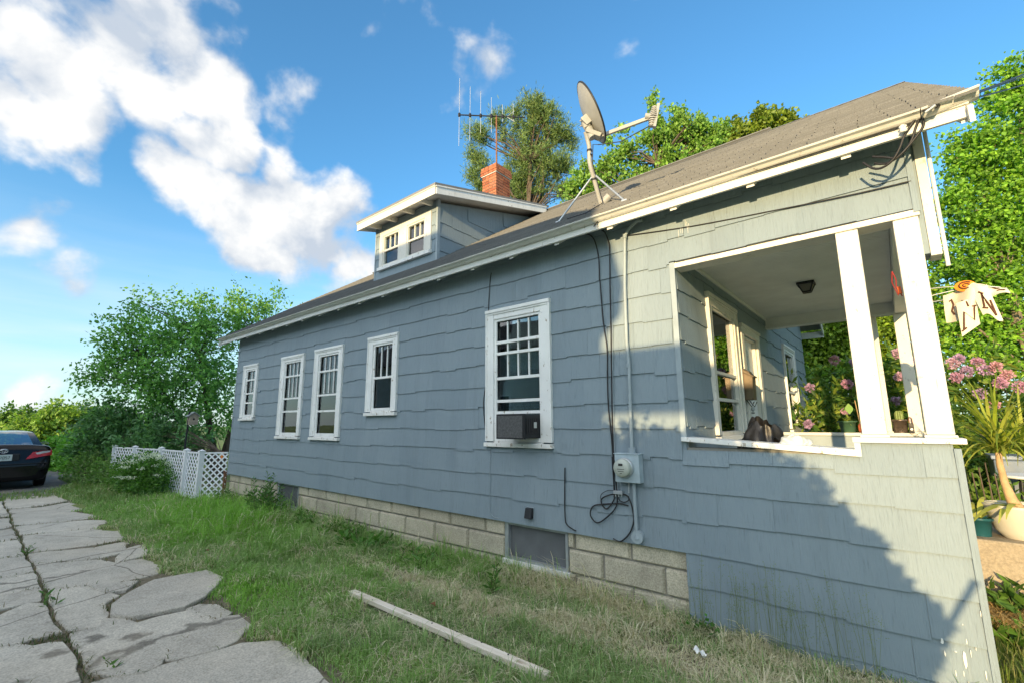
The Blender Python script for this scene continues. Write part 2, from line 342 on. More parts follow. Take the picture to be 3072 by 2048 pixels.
# ------------------------------------------------------------------ ground and driveway
SLABS = {
 'R1': [(-13.893,-3.112),(-13.81,-2.61),(-14.142,-2.211),(-16.143,-2.298),(-16.318,-2.924),(-15.233,-3.088)],
 'R2': [(-13.677,-3.098),(-13.571,-2.631),(-13.94,-2.216),(-12.993,-2.067),(-12.507,-2.049),(-12.435,-2.364),(-11.486,-2.096),(-11.274,-2.298),(-11.339,-2.874),(-11.433,-3.138)],
 'R3': [(-11.301,-3.141),(-11.212,-2.885),(-11.108,-2.321),(-10.825,-2.102),(-9.877,-2.149),(-10.223,-2.456),(-10.327,-3.107),(-10.332,-3.155)],
 'R4': [(-10.22,-3.155),(-10.087,-2.474),(-9.652,-2.135),(-8.829,-2.215),(-8.804,-2.63),(-8.869,-2.998),(-8.915,-3.179)],
 'R5': [(-8.768,-3.18),(-8.723,-3.011),(-8.533,-2.61),(-8.315,-2.597),(-7.898,-2.636),(-7.868,-2.704),(-8.179,-3.158),(-8.224,-3.193)],
 'R5b': [(-8.519,-2.581),(-8.622,-2.256),(-8.459,-2.255),(-7.935,-2.407),(-7.843,-2.623),(-8.258,-2.577)],
 'R5c': [(-8.059,-2.334),(-8.151,-2.173),(-7.654,-2.202),(-7.518,-2.274),(-7.422,-2.53),(-7.791,-2.424)],
 'R6': [(-8.131,-3.191),(-7.81,-2.764),(-7.749,-2.656),(-7.413,-2.566),(-7.394,-2.299),(-6.83,-2.231),(-6.549,-2.348),(-6.511,-2.626),(-6.645,-2.877),(-6.791,-3.172),(-7.557,-3.198)],
 'R7': [(-6.701,-3.171),(-6.543,-2.891),(-6.148,-2.828),(-6.013,-2.787),(-5.87,-2.916),(-5.689,-2.934),(-5.26,-3.003),(-5.336,-3.235),(-6.181,-3.224),(-6.441,-3.166)],
 'R7b': [(-6.559,-2.873),(-6.431,-2.652),(-6.37,-2.57),(-6.137,-2.706),(-6.18,-2.805)],
 'R8': [(-6.04,-2.269),(-5.995,-2.048),(-5.634,-2.017),(-5.24,-2.298),(-5.136,-2.471),(-5.174,-2.66),(-5.223,-2.787),(-5.402,-2.892),(-5.66,-2.841),(-5.887,-2.677),(-6.082,-2.466)],
 'R9': [(-5.195,-3.216),(-5.178,-3.002),(-5.03,-2.825),(-5.045,-2.669),(-4.998,-2.461),(-4.69,-2.429),(-4.215,-2.813),(-4.174,-2.846),(-4.259,-2.94),(-4.299,-3.041),(-4.375,-3.187),(-4.767,-3.2)],
 'R9b': [(-5.221,-2.989),(-5.383,-2.96),(-5.332,-2.9),(-5.086,-2.828),(-5.126,-2.899)],
 'R10': [(-5.071,-2.427),(-5.094,-2.363),(-4.971,-2.277),(-4.685,-2.26),(-4.638,-2.298),(-4.708,-2.407)],
 'R11': [(-4.664,-2.422),(-4.603,-2.308),(-4.572,-2.242),(-4.252,-2.261),(-4.097,-2.429),(-4.059,-2.547),(-4.083,-2.701),(-4.149,-2.811),(-4.208,-2.791)],
 'R12': [(-4.298,-3.166),(-4.269,-3.038),(-4.234,-2.945),(-4.16,-2.865),(-4.101,-2.903),(-4.078,-2.977),(-4.159,-3.088)],
 'R13': [(-4.158,-3.228),(-4.129,-3.15),(-4.063,-2.988),(-4.036,-2.838),(-3.977,-2.6),(-3.962,-2.419),(-3.801,-2.232),(-3.539,-2.236),(-3.187,-2.268),(-3.013,-2.301)],
 'L1': [(-12.745,-3.247),(-12.666,-3.153),(-14.909,-3.109),(-15.129,-3.144)],
 'L2': [(-12.439,-3.26),(-12.385,-3.157),(-11.339,-3.171),(-11.287,-3.31)],
 'L3': [(-11.136,-3.317),(-11.192,-3.173),(-10.102,-3.191),(-10.035,-3.364)],
 'L4': [(-9.939,-3.368),(-9.972,-3.193),(-8.701,-3.207),(-8.739,-3.3),(-8.79,-3.418)],
 'L5': [(-8.699,-3.422),(-8.606,-3.211),(-7.709,-3.206),(-7.626,-3.468)],
 'L6': [(-7.558,-3.471),(-7.632,-3.207),(-6.952,-3.228),(-6.916,-3.499)],
 'L7': [(-6.849,-3.501),(-6.884,-3.226),(-6.406,-3.23),(-6.425,-3.52)],
 'L8': [(-6.143,-3.532),(-6.346,-3.348),(-6.242,-3.239),(-5.347,-3.243),(-5.358,-3.456),(-5.318,-3.567)],
 'L9': [(-5.272,-3.569),(-5.275,-3.491),(-5.151,-3.433),(-5.057,-3.232),(-4.228,-3.263),(-4.202,-3.264),(-4.614,-3.598)],
}
SLABS['R13'] += [(-2.2,-2.28),(-1.0,-2.3),(1.2,-2.28),(1.2,-3.25),(-1.2,-3.22),(-3.0,-3.25)]
# slabs of the left column run on out of the frame to the driveway's far edge
_far = {'L1': -4.55, 'L2': -4.55, 'L3': -4.6, 'L4': -4.55, 'L5': -4.6, 'L6': -4.55, 'L7': -4.6, 'L8': -4.6, 'L9': -4.6}
for k, fy in _far.items():
    p = SLABS[k]
    if k == 'L9': p += [(-4.62, fy), (-5.27, fy)] ; SLABS[k] = p[:-2] + [(-4.25, -3.6), (-4.25, fy), (-5.27, fy)]
    elif k == 'L1': SLABS[k] = p[:1] + [p[1], p[2], p[3], (p[3][0], fy), (p[0][0], fy)]
    else: SLABS[k] = [p[0], *p[1:], (p[-1][0], fy), (p[0][0], fy)]
def _hull_order(poly):
    c = np.mean(np.array(poly), axis=0); return sorted(poly, key=lambda q: math.atan2(q[1]-c[1], q[0]-c[0]))
for k in _far: SLABS[k] = _hull_order(SLABS[k])
SLABS['L10'] = [(-4.18,-3.3),(-1.0,-3.27),(1.2,-3.3),(1.2,-4.6),(-4.18,-4.6)]
def inpoly(x, y, poly):
    """x, y numpy arrays"""
    r = np.zeros(x.shape, bool); n = len(poly)
    for i in range(n):
        x0, y0 = poly[i]; x1, y1 = poly[(i+1) % n]
        if y0 == y1: continue
        c = ((y0 > y) != (y1 > y)) & (x < (x1-x0)*(y-y0)/(y1-y0)+x0); r ^= c
    return r
def hgt(x, y):
    x = np.asarray(x, float); y = np.asarray(y, float)
    h = .018*np.sin(x*1.7+.6)*np.cos(y*2.3)+.012*np.sin(x*4.1+y*3.3)+.01*np.sin(y*6.1-x*2.2)
    near = np.exp(-((x+6)/14)**2-((y+1)/6)**2)
    edge = -2.19+.05*np.sin(x*2.1)+.04*np.sin(x*5.3+1)
    drive = 1/(1+np.exp((y-edge)/.045))
    drive = drive*(x < 1.4)*(x > -16.3)
    wall = np.exp(-((y+.0)/.18)**2)*.03*(y < .05)*(x > -11)*(x < -1)
    return h*near*(1-drive)+wall+(-.016+.008*np.sin(x*23+y*31)*np.sin(y*41-x*17))*drive
def make_ground():
    def axis(lo, hi, step, far):
        a = np.arange(lo, hi+1e-6, step); l = lo-np.array([1, 2.5, 5, 10, 25, 60, 150, far])[::-1]; h = hi+np.array([1, 2.5, 5, 10, 25, 60, 150, far])
        return np.concatenate([l, a, h])
    xs = axis(-18, 4, .09, 400); ys = axis(-5, 3, .06, 400)
    X, Y = np.meshgrid(xs, ys); Z = hgt(X, Y)
    V = np.stack([X.ravel(), Y.ravel(), Z.ravel()], 1); nx = len(xs); ny = len(ys)
    i, j = np.meshgrid(np.arange(nx-1), np.arange(ny-1)); a = (j*nx+i).ravel()
    F = np.stack([a, a+1, a+nx+1, a+nx], 1)
    t = NT('lawn_soil'); P = t.pos()
    g = t.ramp(t.noise(2.2, P, 6), [(.3, (.12, .18, .05)), (.55, (.17, .21, .075)), (.75, (.27, .24, .14))])
    d = t.ramp(t.noise(30, P, 6), [(.3, (.11, .095, .065)), (.7, (.23, .205, .15))])
    sep = t.n('ShaderNodeSeparateXYZ'); t.l(P, sep.inputs[0])
    msk = t.n('ShaderNodeMath', operation='LESS_THAN'); t.l(sep.outputs['Z'], msk.inputs[0]); msk.inputs[1].default_value = -.006
    t.set(t.mix(msk.outputs[0], g, d), .95, 0, .1); t.bump(t.noise(40, P, 8, .7), .7, .02)
    o = link('ground', arr_mesh('ground', V, F, smooth=True), t.m); o["kind"] = "structure"
make_ground()
drive = bpy.data.objects.new('driveway', None); COL.objects.link(drive); drive["kind"] = "structure"; drive.location = (-6, -3.2, 0)
def slab_mesh(poly, top, thick, tilt, seam=0):
    """rough-edged slab: outline subdivided and jittered, rim chamfered"""
    pts = []; n = len(poly)
    for i in range(n):
        a = np.array(poly[i]); b = np.array(poly[(i+1) % n]); L = np.hypot(*(b-a)); k = max(1, int(L/.11))
        for q in range(k):
            p = a+(b-a)*q/k; pts.append(p+(rng.normal(0, .009, 2) if q else 0))
    P = np.array(pts); c = P.mean(0)
    area = .5*np.sum(P[:, 0]*np.roll(P[:, 1], -1)-np.roll(P[:, 0], -1)*P[:, 1])
    if area < 0: P = P[::-1]
    P = P+0; sm_ = lambda q: -3.1-.15*(q[:, 0]+15)/11+.014*np.sin(q[:, 0]*2.3)+.009*np.sin(q[:, 0]*9.1)
    m = len(P); nxt = np.roll(P, -1, 0)-np.roll(P, 1, 0); nr = np.stack([nxt[:, 1], -nxt[:, 0]], 1); nr /= np.linalg.norm(nr, axis=1)[:, None]+1e-9
    def zz(p): return top+tilt[0]*(p[:, 0]-c[0])+tilt[1]*(p[:, 1]-c[1])
    P = P+nr*.038
    if seam: P[:, 1] = np.maximum(P[:, 1], sm_(P)+.012+.012*rng.uniform(0, 1, len(P))**2) if seam > 0 else np.minimum(P[:, 1], sm_(P)-.012-.012*rng.uniform(0, 1, len(P))**2)
    A = P-nr*.006; z = zz(P)
    V = [(*p, h+rng.normal(0, .0015)) for p, h in zip(A, z)]+[(*p, h-.008) for p, h in zip(P, z)]+[(*p, h-thick) for p, h in zip(P, z)]
    F = [tuple(range(m))]+[(i+r*m, r*m+m+i, r*m+m+(i+1) % m, r*m+(i+1) % m) for r in range(2) for i in range(m)]
    return V, F
for k, poly in SLABS.items():
    big = k == 'R8'
    V, F = slab_mesh(poly, .038 if big else random.uniform(-.004, .008), .11, (random.uniform(-.005, .005), random.uniform(-.012, .012)) if not big else (-.02, .02), 1 if k[0] == 'R' else -1)
    b = MB().add(V, F); o = b.build('slab', MT['slab'], drive)
    if big: o["label"] = "lifted oval concrete slab with a broken edge"
    md = o.modifiers.new('tri', 'TRIANGULATE')
# patch of older asphalt under and around the parked car
pat = [(-15.6,-2.15),(-16.4,-1.72),(-18.6,-1.45),(-21.1,-1.28),(-24.5,-1.2),(-27.5,-1.5),(-27.5,-5.2),(-15.2,-5.2),(-15.25,-3.4),(-16.2,-3.1)]
V, F = slab_mesh(pat, .02, .10, (0, 0)); MB().add(V, F).build('asphalt_patch', MT['asphalt'], None, kind='structure').modifiers.new('tri', 'TRIANGULATE')

# ------------------------------------------------------------------ the house
XL, XF, XD, YB, YR = -11.46, .27, -1.41, 7.4, 3.7
RE_Y, RE_Z, RT = -.33, 3.55, .64
def roof_z(y): return RE_Z+RT*(y-RE_Y)
RZ = roof_z(YR)
house = thing('bungalow_house', (-5.5, 0, 0), 'blue-grey shingled bungalow with front porch, dormer and satellite dish on the roof', 'house')
CINV = cam.matrix_world.inverted(); FPX = 1373.2551
def px(p):
    q = CINV @ Vector(p)
    if q.z > -.05: return None
    return (1536+FPX*q.x/-q.z, 1024-FPX*q.y/-q.z)
def shown(c, du, dv):
    """rough on-photo area of a piece centred at c with half edges du, dv"""
    P = [px(Vector(c)+a*Vector(du)+b*Vector(dv)) for a, b in ((-1, -1), (1, -1), (1, 1), (-1, 1))]
    if any(q is None for q in P): return 0
    cx = sum(q[0] for q in P)/4; cy = sum(q[1] for q in P)/4
    if not (-20 < cx < 3092 and -20 < cy < 2068): return 0
    return abs(sum(P[i][0]*P[(i+1) % 4][1]-P[(i+1) % 4][0]*P[i][1] for i in range(4)))/2
def cut(rect, holes):
    """rect minus holes, as a list of rects (u0,u1,z0,z1)"""
    out = [rect]
    for h in holes:
        nx = []
        for r in out:
            if r[1] <= h[0] or r[0] >= h[1] or r[3] <= h[2] or r[2] >= h[3]: nx.append(r); continue
            if r[0] < h[0]: nx.append((r[0], h[0], r[2], r[3]))
            if r[1] > h[1]: nx.append((h[1], r[1], r[2], r[3]))
            a, b = max(r[0], h[0]), min(r[1], h[1])
            if r[2] < h[2]: nx.append((a, b, r[2], h[2]))
            if r[3] > h[3]: nx.append((a, b, h[3], r[3]))
        out = nx
    return [r for r in out if r[1]-r[0] > .012 and r[3]-r[2] > .012]
def tiles(u0, u1, z0, z1, holes):
    us = sorted({u0, u1, *[min(max(h[i], u0), u1) for h in holes for i in (0, 1)]}); out = []
    for a, b in zip(us, us[1:]):
        if b-a < 1e-6: continue
        zs = z0
        for h in sorted([h for h in holes if h[0] <= a+1e-6 and h[1] >= b-1e-6], key=lambda h: h[2]):
            if h[2] > zs: out.append((a, b, zs, h[2]))
            zs = max(zs, h[3])
        if zs < z1: out.append((a, b, zs, z1))
    return out

# outer trim and glass rectangles of every opening (u0,u1,z0,z1); measured sizes
WIN = {  # side wall: (trim), (glass), rails, (muntins: z0,z1,count), style
 'a': ((-11.03,-10.29,1.70,2.89), (-10.87,-10.45,1.81,2.75), [2.56,2.27,2.07], [(2.30,2.74,1)]),
 'b': ((-9.18,-8.26,1.35,2.90), (-9.02,-8.42,1.45,2.76), [2.51,2.09,1.85], [(2.12,2.75,3)]),
 'c': ((-7.86,-6.93,1.35,2.91), (-7.70,-7.10,1.45,2.77), [2.51,2.10,1.83], [(2.13,2.76,3)]),
 'd': ((-6.20,-5.45,1.73,2.92), (-6.04,-5.60,1.83,2.77), [2.29], [(2.31,2.76,2)]),
 'e': ((-3.70,-2.77,1.35,2.94), (-3.55,-2.93,1.44,2.79), [2.54,2.41,2.12,1.86,1.73], [(2.14,2.78,3)]),
}
BSM = {'near': (-3.47, -2.65, .17, .553), 'far': (-9.07, -8.25, .15, .553)}
DW = {'w': ((.82,1.93,1.42,2.94), (.98,1.78,1.50,2.78), [2.12,1.84], [(2.14,2.77,4)]),
      'f': ((4.88,5.97,1.42,2.91), (5.04,5.82,1.50,2.77), [2.10], [(2.12,2.76,4)])}
DOOR = (2.12, 3.10, .78, 2.815)
DORM = (-7.23, -5.74, 4.45, 5.19)

# ---- sheathing behind the shingles, with real openings
wb = MB()
for a, b, c, d in tiles(XL, XD, .555, 3.70, [(*w[1],) for w in WIN.values()]): wb.box(a, b, .004, .12, c, d)
for a, b, c, d in tiles(0, YB, .45, 3.70, [(*w[1],) for w in DW.values()]+[(2.24, 2.98, .78, 2.69)]): wb.box(XD-.12, XD-.004, a+.121, b, c, d)
wb.box(XL+.004, XL+.12, .121, YB-.001, .2, 3.68); wb.box(XL, XD, YB-.12, YB, .2, 3.7)
wb.prism([(XL+.005, 0.05, 3.7), (XL+.005, YB-.05, 3.7), (XL+.005, YR, RZ-.12)], (.1, 0, 0))           # rear gable
wb.prism([(XD-.012, 3.9, 3.7), (XD-.012, YB-.05, 3.7), (XD-.012, YR+.2, RZ-.22), (XD-.012, 3.9, RZ-.3)], (-.1, 0, 0))
wb.prism([(XF-.012, .1, 3.64), (XF-.012, 3.88, 3.64), (XF-.012, 3.88, RZ-.2), (XF-.012, YR, RZ-.12)], (-.1, 0, 0))   # porch gable
wb.box(XF-.11, XF-.002, .16, 3.74, 3.16, 3.66); wb.box(XD, XF-.02, 3.78, 3.88, 3.15, RZ-.12)                                                             # porch rear side above its beam
wb.build('wall', MT['siding'], house)
it = MB(); it.box(XL+.13, XD-.13, .13, YB-.13, .9, .95); it.box(XL+.13, XD-.13, .13, YB-.13, 3.2, 3.25); it.box(-6.6, -6.5, .13, YB-.13, .95, 3.2); it.box(XL+.13, XD-.13, 3.6, 3.7, .95, 3.2)
it.build('interior_partition', MT['floor'], house)

# ---- siding shingles
WEDGE = MB().hexa([(0,-.016,0),(1,-.016,0),(1,0,0),(0,0,0),(0,-.003,1),(1,-.003,1),(1,0,1),(0,0,1)]).mesh('siding_shingle')
WEDGE.materials.append(MT['siding'])
pieces = []    # (area, plane, base, u0,u1,z0,z1)
def course_set(u0, u1, edges, holes, plane, base, top, wmin=.15, wmax=.40, sgn=1):
    for ci, z0 in enumerate(edges):
        z1 = edges[ci+1] if ci+1 < len(edges) else top
        u = u0-random.uniform(0, .25); dz = 0
        while u < u1:
            w = random.uniform(wmin, wmax); a, b = max(u, u0), min(u+w, u1); u += w
            if b-a < .02: continue
            dz = random.choice((-.014, -.008, -.002, .004, .009, .013))*(0 if ci == 0 and plane == 'Y' and z0 > .5 and base == 0 and u0 < -5 else 1)
            g = .0016 if random.random() < .08 else .00012
            for r in cut((a+g, b-g, z0+dz, z1+.03), holes):
                c = (r[0]+r[1])/2, (r[2]+r[3])/2
                if plane == 'Y': ar = shown((c[0], base, c[1]), ((r[1]-r[0])/2, 0, 0), (0, 0, (r[3]-r[2])/2))
                else: ar = shown((base, c[0], c[1]), (0, (r[1]-r[0])/2, 0), (0, 0, (r[3]-r[2])/2))*(.35 if base < -5 or (r[0] > 3.2) else 1)
                pieces.append((ar, plane, base, *r, sgn))
LV = [.555, .80, 1.05, 1.30, 1.545, 1.79, 2.04, 2.29, 2.535, 2.775, 3.01, 3.25, 3.49]
holes = [w[0] for w in WIN.values()]
course_set(XL+.01, XD-.035, LV, holes, 'Y', 0, 3.66)
course_set(XD-.035, XF-.03, [-.05, .065, .30, .545, .80, 1.05, 1.27], [(-1.45, -.24, 1.38, 3.0), (-.24, .28, 1.45, 3.0)], 'Y', 0, 1.47, .22, .48)
course_set(-1.475, XD-.035, [-.05, .065, .30], [], 'Y', .002, .56)
course_set(XD-.035, XF-.03, [3.04, 3.25, 3.49], [], 'Y', 0, 3.66, .2, .42)
dh = [w[0] for w in DW.values()]+[(2.10, 3.12, .5, 2.83)]
DLV = [.80, 1.055, 1.31, 1.562, 1.811, 2.058, 2.316, 2.56, 2.80, 3.03, 3.28]
course_set(.02, YB-.04, DLV, dh, 'X', XD, 3.66, .12, .30, 1)
DLZ = [4.20, 4.45, 4.68, 4.91, 5.14]
course_set(-7.37, -5.63, DLZ, [DORM], 'Y', .80, 5.33, .2, .45)
for z0, z1 in zip([4.20, 4.45, 4.70, 4.95, 5.20, 5.45, 5.7], [4.45, 4.70, 4.95, 5.20, 5.45, 5.70, 5.9]):
    y0 = max(.84, .8+(z1-5.27)/.255); y1 = (z1-3.761)/.64
    if y1-y0 > .1: course_set(y0, y1, [z0], [], 'X', -5.60, z1, .25, .6, 1)
pieces.sort(key=lambda p: -p[0])
rest = MB()
for i, (ar, plane, base, a, b, c, d, sgn) in enumerate(pieces):
    if plane == 'Y': M = Matrix.Translation((a, base, c)) @ Matrix.Diagonal((b-a, 1, d-c, 1))
    else: M = Matrix.Translation((base, a, c)) @ Matrix.Rotation(math.pi/2, 4, 'Z') @ Matrix.Diagonal((b-a, 1, d-c, 1))
    if i < 300:
        o = link('siding_shingle', WEDGE, None, house); o.matrix_local = Matrix.Translation(-house.location) @ M
    else:
        rest.add([M @ v.co for v in WEDGE.vertices], [tuple(p.vertices) for p in WEDGE.polygons])
rest.build('siding_shingles', MT['siding'], house, kind='stuff')
# corner boards and skirting trims
cb = MB(); cb.box(XD-.034, XD+.012, -.018, -.001, 1.46, 3.03); cb.build('corner_board', MT['greytrim'], house)
cb = MB(); cb.box(XF-.03, XF+.004, -.023, .03, -.02, 1.44); cb.build('corner_board', MT['siding'], house)
cb = MB(); cb.box(XF-.03, XF+.004, -.023, .03, 3.0, 3.6); cb.build('corner_board', MT['siding'], house)
cb = MB(); cb.box(XL-.02, XL+.012, -.018, .03, .53, 3.62); cb.build('corner_board', MT['greytrim'], house)
cb = MB(); cb.box(-5.628, -5.585, .782, .84, 4.28, 5.36); cb.build('corner_board', MT['greytrim'], house)
cb = MB(); cb.box(-7.40, -7.37, .782, .84, 4.28, 5.36); cb.build('corner_board', MT['greytrim'], house)
cb = MB(); cb.box(.296, .352, .06, .22, 2.70, 3.62); cb.build('gable_trim_board', MT['post'], house)
cb = MB(); cb.box(.262, .294, .07, .25, 2.72, 3.6); cb.build('gable_return', MT['siding'], house)
cb = MB(); cb.tube([(.372, .1, 2.62), (.372, .1, 3.62)], .012, 8); cb.build('downpipe', MT['fascia'], house)

# ---- foundation
fnd = MB()
for a, b, c, d in tiles(XL+.02, -1.45, -.3, .57, [(BSM['near'][0], BSM['near'][1], .16, .58), (BSM['far'][0], BSM['far'][1], .14, .58)]): fnd.box(a, b, .062, .3, c, d)
fnd.box(XL+.03, XL+.3, .3, YB-.02, -.3, .5); fnd.box(XL+.03, XD, YB-.3, YB-.03, -.3, .5)
fnd.box(-1.46, XF-.04, .02, .12, -.3, 1.40); fnd.box(XF-.12, XF-.03, .13, 3.74, -.3, .74)
found = fnd.build('foundation', MT['mortar'], house)
_bm = MB(); _e = .02
_bm.add([(0,0,0),(1,0,0),(1,0,1),(0,0,1),(.03,-.032,.08),(.97,-.032,.08),(.97,-.032,.92),(.03,-.032,.92)], [(4,5,6,7),(0,1,5,4),(1,2,6,5),(2,3,7,6),(3,0,4,7)])
BLOCK = _bm.mesh('foundation_block'); BLOCK.materials.append(MT['block'])
for (z0, z1, off) in ((.398, .60, -7.906), (.172, .386, -7.6), (-.06, .16, -7.906)):
    k = -7
    while True:
        a = off+.592*k+.009; b = a+.574; k += 1
        if a > -1.46: break
        a2, b2 = max(a, XL+.03), min(b, -1.475)
        if b2-a2 < .04: continue
        for r in cut((a2, b2, z0, z1), [(BSM[q][0]-.005, BSM[q][1]+.005, BSM[q][2]-.03, .7) for q in BSM]):
            if r[1]-r[0] < .04: continue
            o = link('foundation_block', BLOCK, None, found); o.location = (r[0]+5.5, .061, r[2]); o.scale = (r[1]-r[0], 1, r[3]-r[2])

MT['screen'] = plain('insect_screen', (.11, .118, .125), .7, .2, 5, .2, 300)
# ---- windows
def pane_mesh(plane, u0, u1, z0, z1, dep):
    if plane == 'Y': return MB().box(u0, u1, dep, dep+.004, z0, z1)
    return MB().box(dep-.004, dep, u0, u1, z0, z1)
def bar(b, plane, base, u0, u1, z0, z1, out, inn):
    """board on a wall; out = how far it stands proud, inn = how far it goes in"""
    if plane == 'Y': b.box(u0, u1, base-out, base+inn, z0, z1)
    else: b.box(base-inn, base+out, u0, u1, z0, z1)
def window(trim, glass, rails, munt, plane='Y', base=0., cur='pale', head=.05, label=None, sill=True, paint='trim'):
    t0, t1, z0, z1 = trim; g0, g1, h0, h1 = glass; b = MB()
    bar(b, plane, base, t0, g0-.035, z0+.06, z1-.002, .034, .0); bar(b, plane, base, g1+.035, t1, z0+.06, z1-.002, .034, .0)       # side casings
    bar(b, plane, base, g0-.035, g1+.035, h1+.03, z1-.04, .030, .0)                                                             # head casing
    bar(b, plane, base, t0-.008, t1+.008, z1-.04, z1, .052, .0); bar(b, plane, base, t0+.012, t1-.012, z1-.062, z1-.042, .042, .0)    # drip cap and moulding
    bar(b, plane, base, t0-.004, t0+.018, z0+.06, z1-.041, .046, 0); bar(b, plane, base, t1-.018, t1+.004, z0+.06, z1-.041, .046, 0)  # back band
    w = b.build('window', MT[paint], house, bevel=.004)
    if label: w["label"] = label
    b = MB(); bar(b, plane, base, g0-.036, g1+.036, z0+.045, h0-.03, .031, 0); bar(b, plane, base, t0-.012, t1+.012, z0, z0+.045, .062, 0)
    b.build('window_sill', MT['trim_worn' if sill else paint], w, bevel=.004)
    b = MB(); o_, i_ = .018, .07
    bar(b, plane, base, g0-.034, g0, h0-.029, h1+.029, o_, i_); bar(b, plane, base, g1, g1+.034, h0-.029, h1+.029, o_, i_)
    bar(b, plane, base, g0+.0005, g1-.0005, h1, h1+.029, o_, i_); bar(b, plane, base, g0+.0005, g1-.0005, h0-.029, h0+.012, o_+.008, i_)
    b.build('sash_frame', MT[paint], w, bevel=.003)
    zs = sorted([h0+.012, h1]+list(rails))
    for r in rails:
        b = MB(); bar(b, plane, base, g0+.001, g1-.001, r-.016, r+.016, .012, .05); b.build('sash_rail', MT[paint], w)
    for a, c in zip(zs, zs[1:]):
        d = base+.018 if plane == 'Y' else base-.018
        pane_mesh(plane, g0+.0015, g1-.0015, a+(.016 if a in rails else .001), c-(.016 if c in rails else .001), d).build('pane', MT['glass'], w)
    for (a, c, n) in munt:
        for k in range(n):
            u = g0+(g1-g0)*(k+1)/(n+1); b = MB(); bar(b, plane, base, u-.008, u+.008, a, c, *((-.002, .016) if plane == 'Y' else (-.024, .036))); b.build('muntin', MT[paint], w)
    # curtains hang a hand's width behind the glass
    def folds(u0, u1, c0, c1, name, mat, dep, amp=.012, fr=46, ph=0):
        def fn(s, t):
            u = u0+(u1-u0)*s; y = dep+amp*math.sin(u*fr+ph)+.3*amp*math.sin(u*fr*2.7+t*3)
            return (u, base+y, c0+(c1-c0)*t) if plane == 'Y' else (base-y, u, c0+(c1-c0)*t)
        MB().grid(fn, 40, 3).build(name, mat, w)
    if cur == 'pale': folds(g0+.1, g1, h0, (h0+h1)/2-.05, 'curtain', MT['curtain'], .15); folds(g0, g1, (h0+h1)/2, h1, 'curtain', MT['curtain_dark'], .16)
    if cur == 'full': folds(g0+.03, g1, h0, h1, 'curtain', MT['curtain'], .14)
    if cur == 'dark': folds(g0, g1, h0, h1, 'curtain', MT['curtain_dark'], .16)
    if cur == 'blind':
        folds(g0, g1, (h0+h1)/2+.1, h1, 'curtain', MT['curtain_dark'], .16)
        for k in range(14):
            z = h0+.3+k*.03; b = MB(); bar(b, plane, base, g0+.02, g1-.02, z, z+.022, -.11, .112); b.build('blind_slat', MT['curtain_dark'], w)
    return w
window(*WIN['a'], cur='full', label='smallest side window by the rear corner')
window(*WIN['b'], cur='pale', label='tall side window, second from the rear corner')
window(*WIN['c'], cur='pale', label='tall side window, third from the rear corner')
window(*WIN['d'], cur='pale', label='short side window in the middle of the wall')
window(*WIN['e'], cur='blind', label='large side window holding the air conditioner', paint='trim')
window(*DW['w'], plane='X', base=XD, cur='none', label='porch window beside the front door', paint='post')
window(*DW['f'], plane='X', base=XD, cur='none', label='window beyond the porch on the front wall', paint='trim')
# dormer twin window in one wide casing
b = MB(); t0, t1, z0, z1 = DORM; gl = [(-7.10, -6.665), (-6.375, -5.935)]
b.box(t0, gl[0][0]-.03, .765, .8, z0+.04, z1); b.box(gl[1][1]+.03, t1, .765, .8, z0+.04, z1); b.box(gl[0][1]+.03, gl[1][0]-.03, .765, .8, z0+.04, 5.11)
b.box(gl[0][0]-.03, gl[1][1]+.03, .765, .8, 5.11, z1)
dw = b.build('window', MT['post'], house, bevel=.004); dw["label"] = 'twin window in the roof dormer'
b = MB(); b.box(t0-.015, t1+.015, .735, .8, z0-.02, z0+.04); b.box(gl[0][0]-.03, gl[1][1]+.03, .768, .8, z0+.041, 4.50); b.build('window_sill', MT['trim_worn'], dw)
for g0, g1 in gl:
    b = MB(); b.box(g0-.03, g0, .778, .86, 4.50, 5.11); b.box(g1, g1+.03, .778, .86, 4.50, 5.11); b.box(g0+.001, g1-.001, .778, .86, 5.08, 5.109); b.box(g0+.001, g1-.001, .770, .86, 4.501, 4.53)
    b.build('sash_frame', MT['post'], dw)
    b = MB(); b.box(g0+.001, g1-.001, .786, .84, 4.79, 4.825); b.build('sash_rail', MT['post'], dw)
    MB().box(g0+.002, g1-.002, .815, .819, 4.826, 5.079).build('pane', MT['glass'], dw); MB().box(g0+.002, g1-.002, .815, .819, 4.531, 4.789).build('pane', MT['glass'], dw)
    for k in (1, 2):
        u = g0+(g1-g0)*k/3; MB().box(u-.008, u+.008, .806, .83, 4.826, 5.079).build('muntin', MT['post'], dw)
    MB().grid(lambda s, t: (g0+(g1-g0)*s, .93+.012*math.sin(s*22), 4.82+.28*t), 30, 2).build('curtain', MT['curtain'], dw)
# basement windows
for q, (a, b_, c, d) in BSM.items():
    fr = MB(); fr.box(a, a+.05, .03, .16, c, d-.002); fr.box(b_-.03, b_, .03, .16, c, d-.002); fr.box(a+.05, b_-.03, .03, .16, d-.03, d-.003); fr.box(a+.05, b_-.03, .03, .16, c, c+.025)
    w = fr.build('basement_window', MT['metal'], house); w["label"] = 'screened basement window nearest the porch' if q == 'near' else 'basement window half hidden by a weed'
    MB().box(a-.02, b_+.02, .01, .16, c-.05, c-.001).build('window_sill', MT['trim_worn'], w)
    MB().box(a+.05, b_-.03, .075, .079, c+.025, d-.03).build('pane', MT['screen'], w)

